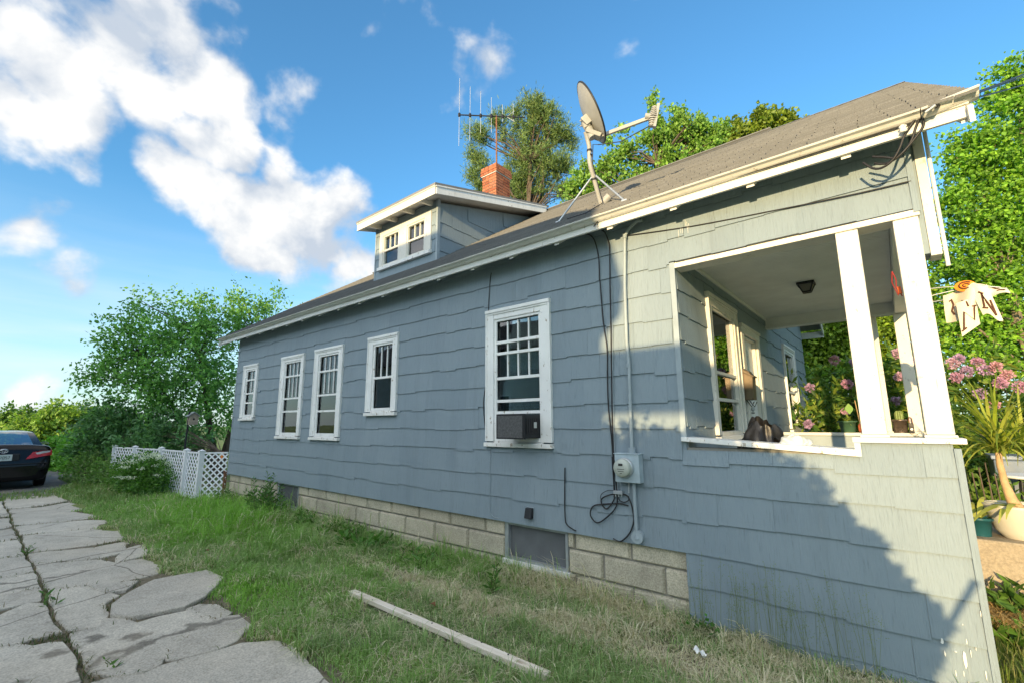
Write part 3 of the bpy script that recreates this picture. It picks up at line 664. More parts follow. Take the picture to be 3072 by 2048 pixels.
# ---- roof, eaves, gutter
ANG = math.atan(RT); CA, SA = math.cos(ANG), math.sin(ANG)
def on_roof(x, v, n=0.):   # v up the slope from the eave edge, n out of the roof
    return Vector((x, RE_Y+v*CA-n*SA, RE_Z+v*SA+n*CA))
SLOPE = (YR-RE_Y)/CA; RX0, RX1 = -11.92, .57
MT['shingle'] = None
def roofing():
    t = NT('asphalt_roof_shingle'); P = t.pos()
    col = t.ramp(t.noise(3, P, 6), [(.3, (.19, .195, .2)), (.7, (.275, .28, .285))])
    oi = t.n('ShaderNodeObjectInfo'); col = t.mix(1., col, t.ramp(oi.outputs['Random'], [(0, (.86, .86, .86)), (1, (1.12, 1.11, 1.1))]), 'MULTIPLY')
    a = t.n('ShaderNodeAttribute', attribute_name='tone'); 
    col = t.mix(t.maprange(t.noise(160, P, 2), .35, .7), (.165, .168, .17), col)
    t.set(col, .95, 0, .15); t.bump(t.noise(220, P, 3), .5, .004); return t.m
MT['shingle'] = roofing()
rb = MB()
def roof_slab(b, x0, x1, sgn, th=.05, y_end=None):
    ys = (-.25, YR) if sgn > 0 else (2*YR+.25, YR); ez = roof_z(-.25)
    b.hexa([(x0, ys[0], ez-th-.01), (x1, ys[0], ez-th-.01), (x1, ys[1], RZ-th-.01), (x0, ys[1], RZ-th-.01),
            (x0, ys[0], ez-.01), (x1, ys[0], ez-.01), (x1, ys[1], RZ-.01), (x0, ys[1], RZ-.01)])
roof_slab(rb, RX0, RX1, 1); roof_slab(rb, RX0, -1.02, -1)
roof = rb.build('roof', MT['shingle'], house)
TAB = MB().hexa([(0,0,0),(1,0,0),(1,1,-.004),(0,1,-.004),(0,0,.016),(1,0,.016),(1,1,.001),(0,1,.001)]).mesh('roof_shingle'); TAB.materials.append(MT['shingle'])
tabs = []; EXP = .142; nrow = int(SLOPE/EXP)+1
for i in range(nrow):
    v0 = i*EXP-.015; u = RX0-.02-(.152 if i % 2 else 0)+random.uniform(-.012, .012)
    while u < RX1+.02:
        w = .303; a, b = max(u, RX0-.02), min(u+w-.007, RX1+.02); u += w
        if b-a < .02: continue
        cx = (a+b)/2; cv = v0+EXP/2
        p = on_roof(cx, cv)
        if -7.38 < cx < -5.60 and p.y > .85: continue           # under the dormer
        L = min(EXP+.03, SLOPE-v0)
        if L < .03: continue
        tabs.append((shown(p, ((b-a)/2, 0, 0), (0, CA*EXP/2, SA*EXP/2)), a, b, v0+random.uniform(-.003, .003), L))
tabs.sort(key=lambda t: -t[0])
RM = Matrix.Rotation(ANG, 4, 'X'); rest = MB()
for i, (ar, a, b, v0, L) in enumerate(tabs):
    p = on_roof(a, v0, 0.001+.004*random.random()); M = Matrix.Translation(p) @ RM @ Matrix.Diagonal((b-a, L, 1, 1))
    if i < 300:
        o = link('roof_shingle', TAB, None, roof); o.matrix_local = Matrix.Translation(-house.location) @ M
    else: rest.add([M @ v.co for v in TAB.vertices], [tuple(q.vertices) for q in TAB.polygons])
# far slope in long courses and the ridge caps
for i in range(nrow):
    v0 = i*EXP; z0 = RE_Z+v0*SA; y0 = 2*YR-RE_Y-v0*CA
    rest.hexa([(RX0, y0, z0-.01), (-1.02, y0, z0-.01), (-1.02, y0-.17*CA, z0+.17*SA-.012), (RX0, y0-.17*CA, z0+.17*SA-.012),
               (RX0, y0+.004, z0+.006), (-1.02, y0+.004, z0+.006), (-1.02, y0-.17*CA, z0+.17*SA), (RX0, y0-.17*CA, z0+.17*SA)])
x = RX0
while x < RX1:
    w = .3; b1 = min(x+w, RX1+.02)
    if not (-7.45 < x+.15 < -5.5 and False):
        for s in (-1, 1):
            rest.hexa([(x, YR, RZ+.012), (b1, YR, RZ+.018), (b1, YR+s*.12, RZ-.12*RT+.018), (x, YR+s*.12, RZ-.12*RT+.012),
                       (x, YR, RZ+.022), (b1, YR, RZ+.028), (b1, YR+s*.12, RZ-.12*RT+.028), (x, YR+s*.12, RZ-.12*RT+.022)])
    x += .15
rest.build('roof_shingles', MT['shingle'], roof, kind='stuff')
# fascia with its bed moulding, in lengths
FB, FT = 3.442, 3.522
for a, b in ((-11.90, -8.02), (-8.015, -4.5), (-4.495, -2.02), (-2.015, .555)):
    m_ = MB(); m_.box(a, b, -.262, -.236, FB+random.uniform(-.004, .004), FT-.002)
    m_.box(a, b, -.274, -.230, FT, FT+.016)
    m_.build('fascia_board', MT['fascia'], house, bevel=.003)
# eaves gutter: ogee trough with a rolled lip; broken open at the porch end
def gutter(a, b, z, name, drop=0.):
    prof = [(-.236, .058), (-.236, -.004), (-.285, -.006), (-.300, .006), (-.318, .03), (-.345, .040), (-.352, .056), (-.346, .064), (-.338, .058), (-.336, .044), (-.312, .036), (-.294, .012), (-.282, .001), (-.243, .003), (-.243, .058)]
    g = MB(); n = len(prof)
    V = [(a, y, z+h*.62) for y, h in prof]+[(b, y, z+h*.62+drop) for y, h in prof]
    g.add(V, [(i, (i+1) % n, n+(i+1) % n, n+i) for i in range(n)]+[tuple(range(n))[::-1], tuple(range(n, 2*n))]); return g.build(name, MT['fascia'], house)
gutter(-11.93, -7.0, 3.514, 'gutter'); gutter(-6.995, -2.3, 3.511, 'gutter'); gutter(-2.295, .33, 3.511, 'gutter', .004)
gutter(.335, .60, 3.514, 'gutter', .03)["label"] = 'loose gutter end lifting off at the porch corner'
# soffit boards and rafter tails
s = MB()
def sof(y): return 3.452+(y+.236)*RT
s.hexa([(-11.9, -.234, sof(-.236)), (.55, -.234, sof(-.236)), (.55, .02, sof(.02)), (-11.9, .02, sof(.02)),
        (-11.9, -.234, sof(-.236)+.02), (.55, -.234, sof(-.236)+.02), (.55, .02, sof(.02)+.02), (-11.9, .02, sof(.02)+.02)])
s.build('soffit', MT['ceil'], house)
x = -11.7
while x < .6:
    if abs(x-.1) > .05 or True:
        r = MB(); a, b = x-.028, x+.028
        r.hexa([(a, -.233, 3.422), (b, -.233, 3.422), (b, -.014, 3.422+.219*RT), (a, -.014, 3.422+.219*RT), (a, -.233, 3.451), (b, -.233, 3.451), (b, -.014, 3.451+.219*RT), (a, -.014, 3.451+.219*RT)])
        r.build('rafter_tail', MT['fascia'], house)
    x += .612
# rake boards at the two gable ends
for xx in (RX1-.03, RX0+.01):
    for sgn in (1, -1):
        if xx > 0 and sgn < 0: continue
        e = RE_Y+.02 if sgn > 0 else 2*YR-RE_Y-.02
        r = MB(); r.hexa([(xx, e, RE_Z-.17), (xx+.025, e, RE_Z-.17), (xx+.025, YR, RZ-.20), (xx, YR, RZ-.20), (xx, e, RE_Z-.062), (xx+.025, e, RE_Z-.062), (xx+.025, YR, RZ-.062), (xx, YR, RZ-.062)])
        r.build('rake_board', MT['fascia'], house)
e = 2*YR-RE_Y
r = MB(); r.hexa([(-1.05, e-.02, RE_Z-.17), (-1.025, e-.02, RE_Z-.17), (-1.025, YR+.2, RZ-.32), (-1.05, YR+.2, RZ-.32), (-1.05, e-.02, RE_Z-.062), (-1.025, e-.02, RE_Z-.062), (-1.025, YR+.2, RZ-.19), (-1.05, YR+.2, RZ-.19)]); r.build('rake_board', MT['fascia'], house)
MB().box(RX0, -1.03, e-.04, e-.015, RE_Z-.19, RE_Z-.062).build('fascia_board', MT['fascia'], house)

# ---- dormer
MB().box(-7.36, -5.62, .805, .88, 4.22, 4.50).box(-7.36, -7.14, .805, .88, 4.5, 5.34).box(-5.90, -5.62, .805, .88, 4.5, 5.34).box(-6.63, -6.41, .805, .88, 4.5, 5.10).box(-7.14, -5.90, .805, .88, 5.11, 5.34).build('dormer_wall', MT['siding'], house)
for xx in (-5.605, -7.375):
    b = MB(); b.prism([(xx, .82, 4.26), (xx, 3.5, 5.95), (xx, 3.5, 5.99), (xx, .82, 5.31)], (-.05 if xx > -6 else .05, 0, 0)); b.build('dormer_wall', MT['siding'], house)
MB().box(-7.2, -5.8, 1.3, 1.35, 4.4, 5.4).build('interior_partition', MT['floor'], house)
def dz(y): return 5.425+.252*(y-.5)
b = MB(); b.hexa([(-7.62, .48, dz(.48)-.02), (-5.31, .48, dz(.48)-.02), (-5.31, 3.68, dz(3.68)-.02), (-7.62, 3.68, dz(3.68)-.02), (-7.62, .48, dz(.48)+.02), (-5.31, .48, dz(.48)+.02), (-5.31, 3.68, dz(3.68)+.02), (-7.62, 3.68, dz(3.68)+.02)])
b.build('dormer_roof', MT['shingle'], house)
b = MB(); b.box(-7.60, -5.33, .495, .52, 5.255, 5.385); b.box(-7.61, -5.32, .482, .515, 5.387, 5.404); b.build('fascia_board', MT['post'], house)
b = MB()
for xx in (-5.345, -7.60):
    b = MB(); b.hexa([(xx, .521, dz(.52)-.165), (xx+.025, .521, dz(.52)-.165), (xx+.025, 3.6, dz(3.6)-.165), (xx, 3.6, dz(3.6)-.165), (xx, .521, dz(.52)-.045), (xx+.025, .521, dz(.52)-.045), (xx+.025, 3.6, dz(3.6)-.045), (xx, 3.6, dz(3.6)-.045)])
    b.hexa([(xx-.008, .5, dz(.5)-.043), (xx+.038, .5, dz(.5)-.043), (xx+.038, 3.6, dz(3.6)-.043), (xx-.008, 3.6, dz(3.6)-.043), (xx-.008, .5, dz(.5)-.021), (xx+.038, .5, dz(.5)-.021), (xx+.038, 3.6, dz(3.6)-.021), (xx-.008, 3.6, dz(3.6)-.021)])
    b.build('rake_board', MT['trim'], house)
b = MB(); b.hexa([(-7.574, .521, dz(.52)-.12), (-5.346, .521, dz(.52)-.12), (-5.346, 3.5, dz(3.5)-.12), (-7.574, 3.5, dz(3.5)-.12), (-7.574, .521, dz(.52)-.1), (-5.346, .521, dz(.52)-.1), (-5.346, 3.5, dz(3.5)-.1), (-7.574, 3.5, dz(3.5)-.1)]); b.build('soffit', MT['post'], house)
for xx in (-7.25, -6.75, -6.25, -5.75):
    b = MB(); b.hexa([(xx-.025, .522, dz(.52)-.175), (xx+.025, .522, dz(.52)-.175), (xx+.025, .8, dz(.8)-.215), (xx-.025, .8, dz(.8)-.215), (xx-.025, .522, dz(.52)-.121), (xx+.025, .522, dz(.52)-.121), (xx+.025, .8, dz(.8)-.121), (xx-.025, .8, dz(.8)-.121)]); b.build('rafter_tail', MT['post'], house)

# ---- porch
b = MB(); b.box(XD, XF-.02, .02, .15, 3.02, 3.16); b.box(XD-.01, XF-.0, -.016, .155, 2.975, 3.019); b.build('header_beam', MT['post'], house, bevel=.004)
b = MB(); b.box(XD, XF-.02, 3.74, 3.87, 3.02, 3.16); b.box(XD, XF, 3.735, 3.875, 2.985, 3.019); b.build('header_beam', MT['ceil'], house, bevel=.004)
b = MB(); b.box(XF-.15, XF-.02, .16, 3.73, 2.99, 3.145); b.build('header_beam', MT['ceil'], house, bevel=.004)
b = MB(); y = .151
while y < 3.735:                                     # beadboard strips, each with its bead
    b.box(XD, XF-.155, y, min(y+.036, 3.735), 3.146, 3.158); b.box(XD, XF-.155, y+.0375, min(y+.0455, 3.7385), 3.144, 3.158); y += .0475
b.build('beadboard_ceiling', MT['ceil'], house, kind='stuff')
MB().box(XD, XF-.03, .12, 3.76, 3.165, 3.2).build('ceiling_deck', MT['ceil'], house)
MB().box(XD+.001, XD+.03, .155, 3.735, 3.105, 3.143).build('cove_moulding', MT['ceil'], house)
b = MB()
y = .13
while y < 3.74: b.box(XD, XF-.03, y, y+.095, .72, .75); y += .098
b.build('porch_floor', MT['deck'], house, kind='stuff')
# parapet walls and their caps
b = MB(); b.hexa([(XD-.03, -.035, 1.452), (-.232, -.035, 1.372), (-.232, .17, 1.372), (XD-.03, .17, 1.452), (XD-.03, -.035, 1.488), (-.232, -.035, 1.418), (-.232, .17, 1.418), (XD-.03, .17, 1.488)]); b.build('parapet_cap', MT['trim_worn'], house, bevel=.004)
b = MB(); b.box(-.262, .305, -.035, .20, 1.467, 1.502); b.build('parapet_cap', MT['trim_worn'], house, bevel=.005)
b = MB(); b.box(-.255, -.222, -.02, .17, 1.375, 1.466); b.build('pier_trim', MT['trim_worn'], house)
MB().box(XD, -.26, .125, .15, .75, 1.37).box(-.222, XF-.03, .0, .17, 1.3, 1.466).build('parapet_wall', MT['siding'], house)
MB().box(XD, XF-.03, 3.74, 3.86, -.2, 1.41).build('parapet_wall', MT['greytrim'], house)
MB().box(XD, XF+.03, 3.70, 3.90, 1.412, 1.452).build('parapet_cap', MT['post'], house, bevel=.004)
def post(x0, x1, y0, y1, z0, z1):
    p = MB(); p.box(x0, x1, y0, y1, z0+.02, z1); p.box(x0-.012, x1+.012, y0-.012, y1+.012, z0, z0+.019); p.build('porch_post', MT['post'], house, bevel=.006)
post(-.205, -.07, -.005, .135, 1.503, 2.974); post(.125, .260, -.005, .135, 1.503, 2.974)
post(-.205, -.08, 3.74, 3.86, 1.453, 2.984); post(.098, .228, 3.74, 3.86, 1.453, 2.984)
# front door
b = MB(); b.box(XD-.001, XD+.032, 2.12, 2.24, .78, 2.70); b.box(XD-.001, XD+.032, 2.98, 3.10, .78, 2.70); b.box(XD-.001, XD+.036, 2.12, 3.10, 2.701, 2.815); b.box(XD-.001, XD+.05, 2.11, 3.11, 2.78, 2.818)
b.box(XD-.10, XD-.002, 2.241, 2.262, .78, 2.69); b.box(XD-.10, XD-.002, 2.958, 2.979, .78, 2.69); b.box(XD-.10, XD-.002, 2.262, 2.958, 2.668, 2.69)
dr = b.build('door_frame', MT['post'], house, bevel=.004)
b = MB(); b.box(XD-.085, XD-.045, 2.265, 2.955, .80, 2.665)
door = b.build('door', MT['trim'], house)
for (a, c, z0, z1) in ((2.33, 2.58, .95, 1.55), (2.64, 2.89, .95, 1.55), (2.33, 2.58, 1.83, 2.55), (2.64, 2.89, 1.83, 2.55)):
    MB().box(XD-.0452, XD-.037, a, c, z0, z1).build('door_panel', MT['trim'], door, bevel=.005)
b = MB(); b.box(XD-.0451, XD-.030, 2.40, 2.74, 1.655, 1.735); b.build('mail_slot', MT['trim'], door, bevel=.004)
MB().box(XD-.0305, XD-.026, 2.46, 2.68, 1.71, 1.725).build('slot_opening', MT['black'], door)
b = MB(); b.lathe([(.004, 0), (.03, .004), (.03, .016), (.012, .02), (.012, .05), (.028, .06), (.03, .08), (.01, .09)], (XD-.045, 2.36, 1.76), 14, 'X'); b.build('door_knob', MT['metal'], door)
MB().box(XD-.13, XD+.06, 2.24, 2.98, .75, .79).build('threshold', MT['deck'], house)
# ceiling lantern
b = MB(); P = [(-.70, 1.90), (-.56, 1.90), (-.56, 2.04), (-.70, 2.04)]; Q = [(-.665, 1.935), (-.595, 1.935), (-.595, 2.005), (-.665, 2.005)]
b.box(-.715, -.545, 1.885, 2.055, 3.118, 3.144)
for (a, c), (d, e_) in zip(P, Q): b.beam((a, c, 3.118), (d, e_, 3.035), .014, .014, (1, 0, 0))
for k in range(4): b.beam((*Q[k], 3.035), (*Q[(k+1) % 4], 3.035), .014, .014)
lt = b.build('porch_light', MT['blackmetal'], house)
b = MB(); b.hexa([(*q, 3.036) for q in Q]+[(*p, 3.117) for p in P]); b.build('lantern_glass', plain('frosted_lantern_glass', (.16, .15, .12), .35, .1, 4, 0), lt)

# ---- chimney
CX0, CX1, CY0, CY1, CT = -7.02, -6.58, 3.38, 3.88, 7.40
b = MB(); b.box(CX0+.012, CX1-.012, CY0+.012, CY1-.012, 5.6, CT+.15); chim = b.build('chimney', MT['mortar'], house)
t = NT('red_brick'); oi = t.n('ShaderNodeObjectInfo')
col = t.ramp(oi.outputs['Random'], [(0, (.24, .075, .042)), (.35, (.36, .125, .065)), (.7, (.43, .17, .09)), (1, (.33, .13, .08))])
t.set(t.mix(t.maprange(t.noise(14, t.pos(), 6, .7), .45, .75, 0, .5), col, (.16, .06, .04)), .9, 0, .2); t.bump(t.noise(60, t.pos(), 6), .5, .006)
BRICK = MB().box(0, 1, 0, 1, 0, 1).mesh('brick'); BRICK.materials.append(t.m)
def brick(x0, x1, y0, y1, z0, z1):
    o = link('brick', BRICK, None, chim); j = random.uniform(-.002, .002); o.location = (x0+5.5+j, y0+j, z0); o.scale = (x1-x0, y1-y0, z1-z0)
def brick_course(z, grow, odd, h=.058):
    x0, x1, y0, y1 = CX0-grow, CX1+grow, CY0-grow, CY1+grow; g = .014; w = .095
    def run(a, b, n, fn):
        L = (b-a)/n
        for k in range(n): fn(a+k*L+(g/2 if k else 0), a+(k+1)*L-(g/2 if k < n-1 else 0))
    if odd:
        run(x0, x1, 2, lambda a, b: brick(a, b, y0, y0+w, z, z+h)); run(x0, x1, 2, lambda a, b: brick(a, b, y1-w, y1, z, z+h))
        run(y0+w+g, y1-w-g, 2, lambda a, b: brick(x1-w, x1, a, b, z, z+h)); run(y0+w+g, y1-w-g, 2, lambda a, b: brick(x0, x0+w, a, b, z, z+h))
    else:
        run(y0, y1, 2, lambda a, b: brick(x1-w, x1, a, b, z, z+h)); run(y0, y1, 2, lambda a, b: brick(x0, x0+w, a, b, z, z+h))
        run(x0+w+g, x1-w-g, 2, lambda a, b: brick(a, b, y0, y0+w, z, z+h)); run(x0+w+g, x1-w-g, 2, lambda a, b: brick(a, b, y1-w, y1, z, z+h))
z = CT
for i in range(18): z -= .073; brick_course(z, 0, i % 2)
for i, g_ in enumerate((.035, .03, .018)): brick_course(CT+.012+i*.073, g_, i % 2)
MB().box(CX0-.018, CX1+.018, CY0-.018, CY1+.018, CT-.006, CT+.009).build('lead_band', MT['trim'], chim)
MB().box(CX0+.1, CX1-.1, CY0+.1, CY1-.1, CT+.1, CT+.26).build('flue', MT['mortar'], chim)

# ------------------------------------------------------------------ across the drive, behind the camera: what shades the wall
MT['nb_wall'] = plain('tan_neighbour_siding', (.48, .44, .36), .75, .12, 3)
MT['nb_roof'] = plain('brown_neighbour_roof', (.14, .12, .105), .95, .2, 6, .4)
def nb_poly(pts, N): return [(x+.143*N, z+.130*N) for x, z in pts]
N = 13.0
nb = thing('unseen_neighbour_house', (-5.5, -16, 0), 'tan gambrel-roofed house across the drive whose shadow falls on the siding', 'house')
prof = nb_poly([(-2.16, 2.44), (-2.2, 2.44), (-2.2, 2.58), (-1.95, 2.62), (-1.9, 2.92), (-2.03, 3.42), (-2.25, 3.95), (-2.9, 4.5), (-5.4, 4.88), (-8.0, 4.92), (-11.0, 4.86), (-13.2, 4.4), (-14.0, 3.3), (-14.1, 2.62), (-13.8, 2.58), (-13.8, 2.44)], N)
b = MB(); b.prism([(x, -N, z) for x, z in prof], (0, -6, 0)); b.build('roof', MT['nb_roof'], nb)
ez = 2.44+.13*N; ex = .143*N
b = MB(); b.box(-13.8+ex, -2.16+ex, -N-5.9, -N-.06, -.1, ez); b.build('wall', MT['nb_wall'], nb)
for x in (-11, -8.5, -6, -3.5):
    MB().box(x+ex, x+ex+.9, -N-.062, -N-.03, 1.2, 2.7).build('window', MT['trim'], nb); MB().box(x+ex+.08, x+ex+.82, -N-.028, -N-.02, 1.28, 2.62).build('pane', MT['dark'], nb)
b = MB(); b.box(-2.16+ex+.001, -.8+ex, -N-1.4, -N, 1.86+.13*N, 2.29+.13*N); b.build('porch_roof', MT['nb_roof'], nb)
shade_house = thing('unseen_neighbour_house', (-22, -17, 0), 'unseen long pale house added farther along the drive to shade the fence and garden tree', 'house')  # unseen house added to keep fence, car and garden tree in shade
b = MB(); b.box(-30, -12.6, -21, -14, -.1, 5.4); b.build('wall', plain('pale_shade_house_siding', (.52, .51, .46), .75, .1, 3), shade_house)
b = MB(); b.prism([(-30.4, -13.6, 5.3), (-30.4, -21.4, 5.3), (-30.4, -17.5, 7.6)], (18.0, 0, 0)); b.build('roof', MT['nb_roof'], shade_house)
for x in (-28, -25, -22, -19, -16):
    MB().box(x, x+.9, -13.998, -13.96, 1.6, 3.0).build('window', MT['trim'], shade_house); MB().box(x+.08, x+.82, -13.958, -13.95, 1.68, 2.92).build('pane', MT['dark'], shade_house)
st = thing('garden_stake', (.23, -5, 0), 'leaning wooden stake in the garden, casting a bar of shadow on the porch', 'stake')
MB().beam((.23, -5, -.02), (.950, -5, 1.325), .035, .035, (0, 1, 0)).build('shaft', MT['bark'], st)

# ------------------------------------------------------------------ fittings on the house
# satellite dish
dish = thing('satellite_dish', (-2.41, .58, 4.13), 'grey satellite dish on a bent mast bolted to the roof', 'satellite dish')
C = Vector((-2.352, .33, 5.189)); n_ = Vector((.796, .453, .401)).normalized(); side = n_.cross(Vector((0, 0, 1))).normalized(); upd = side.cross(n_).normalized()
def dpt(a, r, off=0.):   # point on the reflector: angle a, fraction r
    return C+side*(.325*r*math.cos(a))+upd*(.37*r*math.sin(a))+n_*(.075*(r*r-1)+off)
b = MB(); NR, NA = 7, 40
for off, flip in ((0, 0), (-.012, 1)):
    V = [dpt(2*math.pi*k/NA, i/NR, off) for i in range(NR+1) for k in range(NA)]
    F = [(i*NA+k, i*NA+(k+1) % NA, (i+1)*NA+(k+1) % NA, (i+1)*NA+k) for i in range(NR) for k in range(NA)]
    b.add(V, F, True)
b.build('reflector', MT['greymetal'], dish)
b = MB(); b.tube([dpt(2*math.pi*k/NA, 1.0, -.006) for k in range(NA+1)], .011, 6, False); b.build('reflector_rim', MT['blackmetal'], dish)
hub = C-upd*.18-n_*.10
b = MB(); b.beam(hub-n_*.05+upd*.08, hub+n_*.03+upd*.10, .15, .12, upd); b.beam(hub-n_*.06-upd*.02, hub+n_*.05-upd*.16, .11, .05, n_); b.tube([hub-n_*.03-upd*.12, hub-n_*.02+upd*.12], .05, 12)
for s_ in (-.05, .05):
    for u_ in (.02, .12): b.tube([hub+side*s_+upd*u_, hub+side*s_+upd*u_-n_*.085], .008, 6)
b.build('mount_bracket', MT['greymetal'], dish, bevel=.004)
top = Vector((-2.422, .36, 4.80)); bend = Vector((-2.425, .37, 4.56)); base = Vector((-2.41, .575, 4.125))
b = MB(); b.tube([base, base.lerp(bend, .8), bend+Vector((0, .01, -.02)), bend+Vector((0, -.012, .05)), top, hub-n_*.07-upd*.02], [.026]*5+[.03], 12); b.build('mast', MT['greymetal'], dish)
for p, q in ((top-Vector((0, 0, .06)), .03), (bend.lerp(base, .35), .03), (bend.lerp(top, .5), .029)):
    MB().tube([p-Vector((0, 0, .012)), p+Vector((0, 0, .012))], q+.002, 12).build('clamp_band', MT['blackmetal'], dish)
b = MB(); b.beam(base-Vector((.06, .0, .0)), base+Vector((.10, .02, .012)), .12, .012, (0, -SA, CA)); b.tube([base+Vector((.02, -.01, .02)), base+Vector((.11, .0, .09))], .045, 12); b.build('foot_plate', MT['greymetal'], dish)
for e_ in (Vector((-2.79, .22, 3.91)), Vector((-1.91, .13, 3.85))):
    b = MB(); b.tube([Vector((-2.412, .43, 4.47)), e_], .011, 8); b.beam(e_-Vector((.03, 0, 0)), e_+Vector((.03, .0, 0)), .035, .02); b.build('strut', MT['metal'], dish)
arm0 = hub-upd*.14+n_*.03; lnb = Vector((-1.713, .55, 4.956))
b = MB(); b.beam(arm0, lnb, .03, .042); b.build('feed_arm', MT['greymetal'], dish, bevel=.004)
b = MB(); ax = Vector((-.62, -.30, .15)).normalized(); sd = ax.cross(Vector((0, 0, 1))).normalized(); up2 = sd.cross(ax)
for k in range(9):
    q = lnb+up2*(-.105+.026*k); b.tube([q-up2*.006, q+up2*.006], .05-.004*abs(k-4), 14)
b.tube([lnb-up2*.12, lnb+up2*.12], .026, 10); b.tube([lnb+ax*.02, lnb+ax*.085], [.03, .036], 12); b.beam(lnb-up2*.13-ax*.035, lnb+up2*.15-ax*.035, .05, .03, ax); b.build('feed_horns', MT['greymetal'], dish)
b = MB(); b.tube([lnb-up2*.1, arm0.lerp(lnb, .4)-Vector((0, 0, .16)), arm0-Vector((0, 0, .1)), top+Vector((.05, 0, 0)), bend+Vector((.04, -.02, 0)), base+Vector((.05, -.06, 0)), Vector((-2.3, .0, 3.79)), Vector((-2.3, -.36, 3.60))], .006, 6); b.build('cable', MT['black'], dish)
# rooftop aerial
ant = thing('tv_aerial', (-6.777, 3.617, 7.5), 'many-armed television aerial on a rusty mast above the brick chimney', 'aerial')
MB().tube([(-6.777, 3.617, 7.3), (-6.77, 3.61, 8.2), (-6.777, 3.617, 9.08)], .02, 10).build('mast', MT['rust'], ant)
A = Vector((-7.434, 2.972, 9.05)); B = Vector((-6.257, 4.10, 9.05)); MB().tube([A, B], .016, 8).build('boom', MT['blackmetal'], ant)
for fx, u_, d_ in ((0.004, 350, 290), (.165, 275, 240), (.325, 235, 160), (.487, 180, 155), (.655, 115, 50), (.82, 130, 35)):
    p = A.lerp(B, fx); k = .002887; MB().tube([p+Vector((0, 0, u_*k)), p-Vector((0, 0, d_*k))], .006, 6).build('element', MT['metal'], ant)
    MB().beam(p-Vector((0, 0, .045)), p+Vector((0, 0, .045)), .045, .045, (1, 0, 0)).build('insulator', MT['black'], ant)
for dz_ in (.16, -.13): MB().tube([A.lerp(B, .72), A.lerp(B, .84)+Vector((0, 0, dz_))], .008, 6).build('element', MT['metal'], ant)
# window air conditioner
ac = thing('air_conditioner', (-3.115, -.1, 1.45), 'black window air conditioner jutting from the large side window', 'air conditioner')
b = MB(); b.box(-3.30, -2.935, -.27, .10, 1.455, 1.70); b.build('case', MT['blackmetal'], ac, bevel=.006)
b = MB(); b.box(-3.305, -2.93, -.295, -.271, 1.45, 1.705); b.build('rear_frame', MT['black'], ac)
t = NT('bare_coil_fins'); t.set(t.ramp(t.noise(40, t.pos(), 3), [(.3, (.16, .16, .16)), (.7, (.28, .28, .28))]), .5, .4, .3)
for k in range(30): MB().box(-3.285, -2.95, -.300, -.2955, 1.466+k*.0075, 1.4695+k*.0075).build('fin', t.m, ac)
for k in range(6): MB().box(-2.9349, -2.927, -.25+k*.035, -.225+k*.035, 1.50, 1.66).build('louvre', MT['black'], ac)
MB().box(-2.9345, -2.924, -.13, -.085, 1.56, 1.62).build('sticker', plain('pale_sticker', (.5, .52, .5), .5), ac)
b = MB(); b.box(-3.55, -3.31, .0, .012, 1.455, 1.715); b.build('side_panel', MT['black'], ac)
# electric meter with its conduits
mtr = thing('electric_meter', (-1.92, 0, 1.2), 'round glass electric meter on a painted box below the porch corner', 'electric meter')
b = MB(); b.box(-2.035, -1.80, -.10, -.016, 1.085, 1.33); b.box(-2.043, -1.792, -.108, -.014, 1.33, 1.338); b.build('box', plain('painted_meter_box', (.34, .42, .46), .5, .15, 10), mtr, bevel=.005)
b = MB(); b.lathe([(.082, 0), (.088, .012), (.086, .03), (.079, .034)], (0, 0, 0), 28); b.xf(Matrix.Translation((-1.935, -.101, 1.215)) @ Matrix.Rotation(math.pi/2, 4, 'X')); b.build('ring', MT['metal'], mtr)
b = MB(); b.lathe([(.078, .0), (.078, .04), (.072, .052), (.03, .057), (.001, .058)], (0, 0, 0), 28); b.xf(Matrix.Translation((-1.935, -.131, 1.215)) @ Matrix.Rotation(math.pi/2, 4, 'X')); b.build('dome', plain('pale_meter_face', (.40, .43, .38), .25, .08, 8, 0), mtr)
MB().box(-1.955, -1.915, -.1915, -.1865, 1.235, 1.255).build('display', MT['dark'], mtr)
for k, w_ in enumerate((.07, .055, .02)): MB().box(-1.935-w_/2, -1.935+w_/2, -.1905, -.1865, 1.205-k*.018, 1.209-k*.018).build('printed_line', MT['blackmetal'], mtr)
pp = [(-1.66,3.50),(-1.705,3.51),(-1.766,3.48),(-1.816,3.44),(-1.845,3.39),(-1.874,2.889),(-1.883,2.363),(-1.872,2.127),(-1.880,1.757),(-1.885,1.38)]
t = MB(); t.tube([(x, -.045, z) for x, z in pp], .016, 10); t.build('conduit', plain('painted_conduit', (.29, .345, .37), .5, .12, 10), mtr)
for z in (2.13, 1.37, 3.39): MB().tube([(-1.88 if z < 3 else -1.845, -.045, z-.02), (-1.88 if z < 3 else -1.845, -.045, z+.02)], .021, 12).build('coupling', MT['greytrim'], mtr)
MB().tube([(-1.885, -.045, 1.33), (-1.885, -.045, 1.385)], .034, 12).build('coupling', MT['greytrim'], mtr)
MB().tube([(-1.884, -.045, 1.085), (-1.882, -.045, .665)], .017, 10).build('conduit', MT['greytrim'], mtr)
b = MB(); b.tube([(-1.882, -.03, .68), (-1.875, -.03, .61)], [.028, .04], 12); b.tube([(-1.875, -.06, .625), (-1.875, -.014, .625)], .055, 14); b.build('wall_fitting', MT['greytrim'], mtr)
MB().tube([(-1.93, -.05, 1.085), (-1.935, -.05, .99)], .006, 6).build('seal_tag', MT['metal'], mtr)
